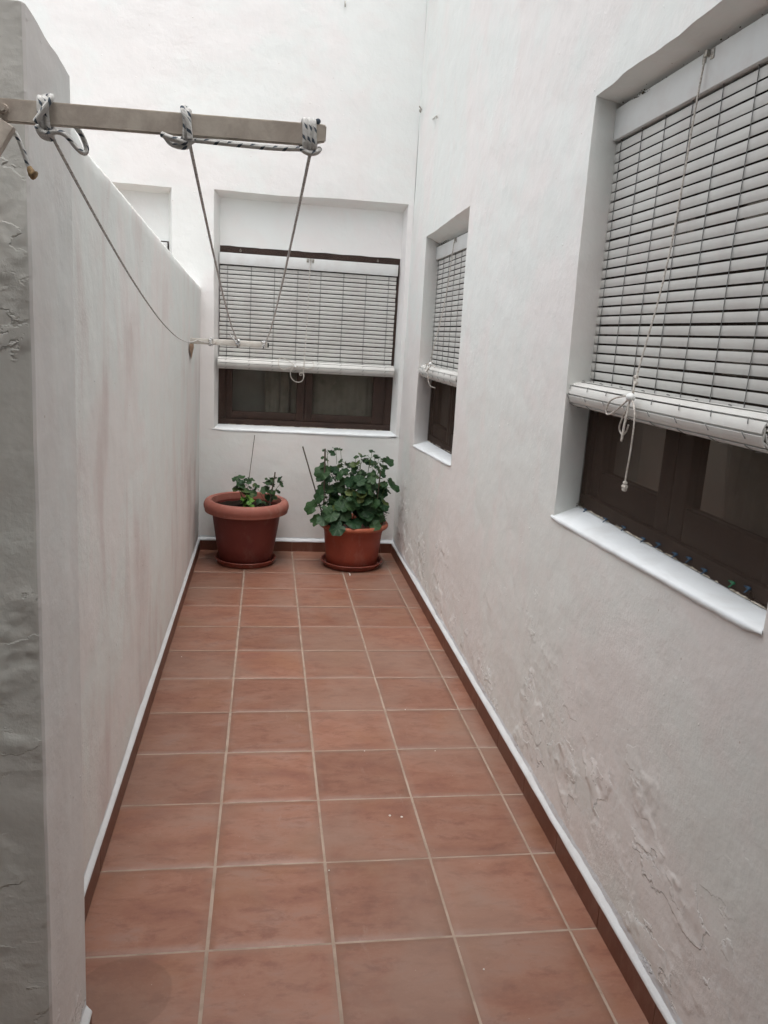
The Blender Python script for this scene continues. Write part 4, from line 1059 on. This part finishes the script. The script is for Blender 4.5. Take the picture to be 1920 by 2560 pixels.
def spray(bm_s, bm_l, base, tip, rnd, nleaf, rl, spread, rstem=.0035, up=.6, front=-.35):
    """one main stem from base to tip with stalked leaves"""
    base, tip = Vector(base), Vector(tip)
    mid = base.lerp(tip, .5)+Vector((rnd.uniform(-.02, .02), rnd.uniform(-.02, .02), .02))
    path = smooth_path([base, mid, tip], 3); tube(bm_s, path, rstem, 6, rfun=lambda t: 1-.5*t)
    for i in range(nleaf):
        t = .30+.70*(i+rnd.random()*.6)/nleaf; p = path[min(int(t*(len(path)-1)), len(path)-1)]
        a = rnd.uniform(0, 6.283); L = spread*rnd.uniform(.45, 1.0)*(1.15-.6*t)
        d = Vector((math.cos(a), math.sin(a)*.85, rnd.uniform(.05, .6)))
        q = p+d*L
        q2 = p.lerp(q, .55)+Vector((0, 0, .012))
        tube(bm_s, [p, q2, q], .0013, 5)
        n = Vector((d.x*.55+rnd.uniform(-.35, .35), d.y*.4+front+rnd.uniform(-.3, .3), up+rnd.uniform(-.25, .35)))
        leaf(bm_l, q, n, rl*rnd.uniform(.38, 1.15)*(1.10-.40*t), rnd)
# the bushy geranium in the orange pot
ge = root('geranium_plant', (*P2, .28), 'bushy dark green geranium filling the orange pot', 'plant')
rnd = random.Random(21)
bs, bl_ = bmesh.new(), bmesh.new()
bx, by = P2
stems = [(-.12, .0, -.225, .02, .535, 10, .046), (-.08, -.08, -.24, -.12, .44, 10, .052), (-.13, .02, -.205, .03, .66, 8, .042), (-.05, .04, -.06, .03, .70, 12, .046),
         (.0, .0, .03, -.02, .725, 13, .046), (.05, .03, .10, .0, .765, 12, .042), (.09, .0, .17, -.02, .70, 12, .046), (.12, -.02, .22, -.04, .585, 10, .046),
         (.03, -.08, .06, -.15, .55, 12, .052), (-.04, -.10, -.07, -.17, .52, 12, .052), (-.10, -.05, -.15, -.15, .40, 9, .050), (.0, -.05, -.01, -.15, .62, 12, .050),
         (.10, -.05, .14, -.13, .50, 10, .048), (.06, .06, .08, .10, .62, 8, .046), (-.09, .03, -.13, .08, .60, 9, .046), (-.02, -.02, -.07, -.08, .66, 10, .046), (.08, -.04, .10, -.10, .64, 10, .044)]
for (x0_, y0_, x1_, y1_, zt, nl, rl) in stems:
    spray(bs, bl_, (bx+x0_, by+y0_, .27), (bx+x1_*.94, by+y1_, zt), rnd, int(nl*1.5), rl*1.06, .095)
# upright shoot on the left beside its cane
spray(bs, bl_, (bx-.16, by-.0, .45), (bx-.205, by+.0, .80), rnd, 11, .038, .060)
# low leaves over the rim
for (dx, dy, z, r_, nx, ny, nzv) in ((-.27, -.10, .335, .046, -.6, -.5, .5), (-.13, -.235, .322, .055, -.3, -.75, .6), (-.22, -.16, .36, .05, -.4, -.6, .6), (-.30, -.06, .42, .055, -.7, -.6, .5),
                                  (-.02, -.19, .352, .056, .1, -.5, .9), (.125, -.18, .330, .042, .1, -.7, .7), (-.17, -.20, .40, .05, -.3, -.6, .7), (.27, -.03, .565, .044, .6, -.5, .5), (.215, .0, .745, .044, .4, -.5, .6), (.235, -.02, .60, .04, .6, -.4, .5),
                                  (-.235, -.04, .655, .055, -.4, -.8, .4), (-.25, -.08, .50, .05, -.7, -.6, .3)):
    c = Vector((bx+dx, by+dy, z)); tube(bs, [(bx+dx*.45, by+dy*.5, z-.05), Vector((bx+dx*.8, by+dy*.8, z-.0)), c], .0014, 5)
    leaf(bl_, c, Vector((nx, ny, nzv)), r_, rnd)
# tiny ragged leaves at the shoot tips
for (dx, z) in ((-.15, .825), (-.115, .818), (.03, .785), (-.01, .770), (.10, .812), (.15, .77), (.125, .790), (.185, .755), (.205, .42), (.215, .38), (.20, .36), (.218, .44), (.21, .345)):
    for q in range(4):
        c = Vector((bx+dx+rnd.uniform(-.016, .016), by-.02+rnd.uniform(-.02, .02), z+rnd.uniform(-.012, .006)))
        leaf(bl_, c, Vector((rnd.uniform(-.7, .7), rnd.uniform(-.6, .2), .8)), rnd.uniform(.009, .017), rnd, lobes=5)
    tube(bs, [(bx+dx*.9, by-.01, z-.11), (bx+dx*.95, by-.02, z-.05), (bx+dx, by-.02, z-.002)], .0016, 5)
obj('stems', bs, m_stalk, ge, smooth=True); obj('leaves', bl_, m_leaf, ge, smooth=True)
# sparse cuttings in the dark pot
def plant(name, label, base, items, mat, rl, seed, nl=5, spread=.05):
    o = root(name, base, label, 'plant', None); rnd = random.Random(seed); a, b = bmesh.new(), bmesh.new()
    for (x1_, y1_, z1_, n_, r_) in items: spray(a, b, base, (x1_, y1_, z1_), rnd, n_, r_, spread, .0022)
    obj('stems', a, m_stalk, o, smooth=True); obj('leaves', b, mat, o, smooth=True); return o
px, py = P1
c1_ = plant('geranium_cutting', 'lobed dark green cutting at the back left of the dark pot', (px-.02, py+.02, .385),
      [(px-.045, py+.0, .585, 9, .046), (px+.01, py+.02, .575, 8, .042), (px-.07, py-.02, .54, 6, .050), (px+.045, py+.01, .53, 4, .034)], m_leaf, .04, 4, spread=.062)
c2_ = plant('geranium_cutting', 'leggy dark cutting beside the short stake in the dark pot', (px+.135, py+.06, .385),
      [(px+.165, py+.03, .585, 8, .034), (px+.245, py+.02, .575, 4, .038), (px+.13, py+.02, .57, 6, .034), (px+.06, py+.01, .535, 3, .024)], m_leaf, .03, 9, spread=.045)
c3_ = plant('seedling', 'bright lime green seedling in the middle of the dark pot', (px-.005, py-.09, .385),
      [(px-.045, py-.10, .455, 4, .032), (px+.0, py-.10, .480, 4, .036), (px+.03, py-.12, .440, 4, .030)], m_leafb, .03, 2, spread=.032)
c4_ = plant('seedling', 'tiny mid green seedling right of the lime one', (px+.085, py-.07, .385),
      [(px+.08, py-.09, .455, 4, .026), (px+.115, py-.08, .435, 4, .022)], m_leaf, .02, 6, spread=.028)
for o in (c3_, c4_): o['group'] = 'seedlings in the dark pot'
for o in (c1_, c2_): o['group'] = 'geranium cuttings in the dark pot'
def stake(a, b, r, label):
    bm = bmesh.new(); a, b = Vector(a), Vector(b)
    tube(bm, [a.lerp(b, i/12)+Vector((.0012*nz(i, 1, a.x), .0012*nz(i, 5, a.x), 0)) for i in range(13)], r, 8)
    o = obj('plant_stake', bm, m_stick, smooth=True, sharp=50); tag(o, label, 'stake', 'thin stakes in the pots')
stake((px-.012, py+.02, .36), (px+.044, py+.04, .880), .0022, 'tall hair thin wire stake rising from the dark pot to the sill')
stake((px+.150, py+.01, .36), (px+.188, py+.03, .632), .0046, 'short thick stake at the right of the dark pot')
stake((bx-.20, by-.0, .30), (bx-.370, by+.02, .822), .0046, 'leaning bare stake sticking out left of the geranium')
stake((bx-.212, by-.045, .28), (bx-.222, by-.045, .822), .0058, 'upright pale stake inside the left shoot of the geranium')
stake((bx+.140, by-.03, .30), (bx+.153, by-.12, .690), .0046, 'short stake poking out at the right of the geranium')

# ------------------------------------------------------------------ small things on the floor and walls
bm = bmesh.new(); tube(bm, [(1.030, 3.296, .004), (1.0345, 3.272, .005), (1.031, 3.25, .0045)], .0042, 8)
tag(obj('paper_scrap', bm, m_crumb, smooth=True), 'little white rolled scrap on the tile before the orange pot', 'litter')
crumbs = [(.896, .555, 'left of the pair on the fifth nearest tile row'), (.935, .545, 'right of the pair on the fifth nearest tile row'), (.67, .29, 'lying alone on the left middle tiles'),
          (.86, .98, 'on the middle tiles beyond the pair'), (1.08, 1.32, 'farthest, on the right hand tiles'), (1.14, .97, 'on the right hand tiles, level with the middle crumb'), (.07, 1.90, 'by the left skirting'), (1.04, -.12, 'nearest, on the front right tile')]
for i, (x, y, l) in enumerate(crumbs):
    bm = bmesh.new(); bmesh.ops.create_icosphere(bm, subdivisions=2, radius=.0042 if i < 2 else .0026, matrix=Matrix.Translation((x, y, .001)) @ Matrix.Diagonal((1, 1, .5, 1)))
    for v in bm.verts: v.co += Vector((nz(v.co.x*400, v.co.y*400, i), nz(v.co.y*400, i, 1), 0))*.0008
    tag(obj('plaster_crumb', bm, m_crumb, smooth=True), 'white plaster crumb '+l, 'crumb', 'plaster crumbs on the floor')
def nail(pts, r, label, head=None):
    bm = bmesh.new(); tube(bm, pts, r, 7)
    if head: sphere(bm, Vector(head[0]), head[1], 10)
    tag(obj('wall_nail', bm, m_metal, smooth=True), label, 'nail', 'old nails in the house walls')
nail([(WX+.01, 3.80, 3.055), (WX-.03, 3.70, 3.052)], .004, 'rusty nail in the corner where the two tall walls meet', ((WX+.0, 3.80, 3.055), .014))
nail([(WX+.006, 3.40, 2.905), (WX-.006, 3.27, 2.885), (WX-.012, 3.17, 2.870), (WX-.012, 3.165, 2.855)], .0032, 'thin bent nail in the right wall near the corner')
nail([(.879, WY+.005, 3.665), (.879, WY-.01, 3.650), (.880, WY-.012, 3.625)], .0035, 'dark nail high on the end wall at the picture top')
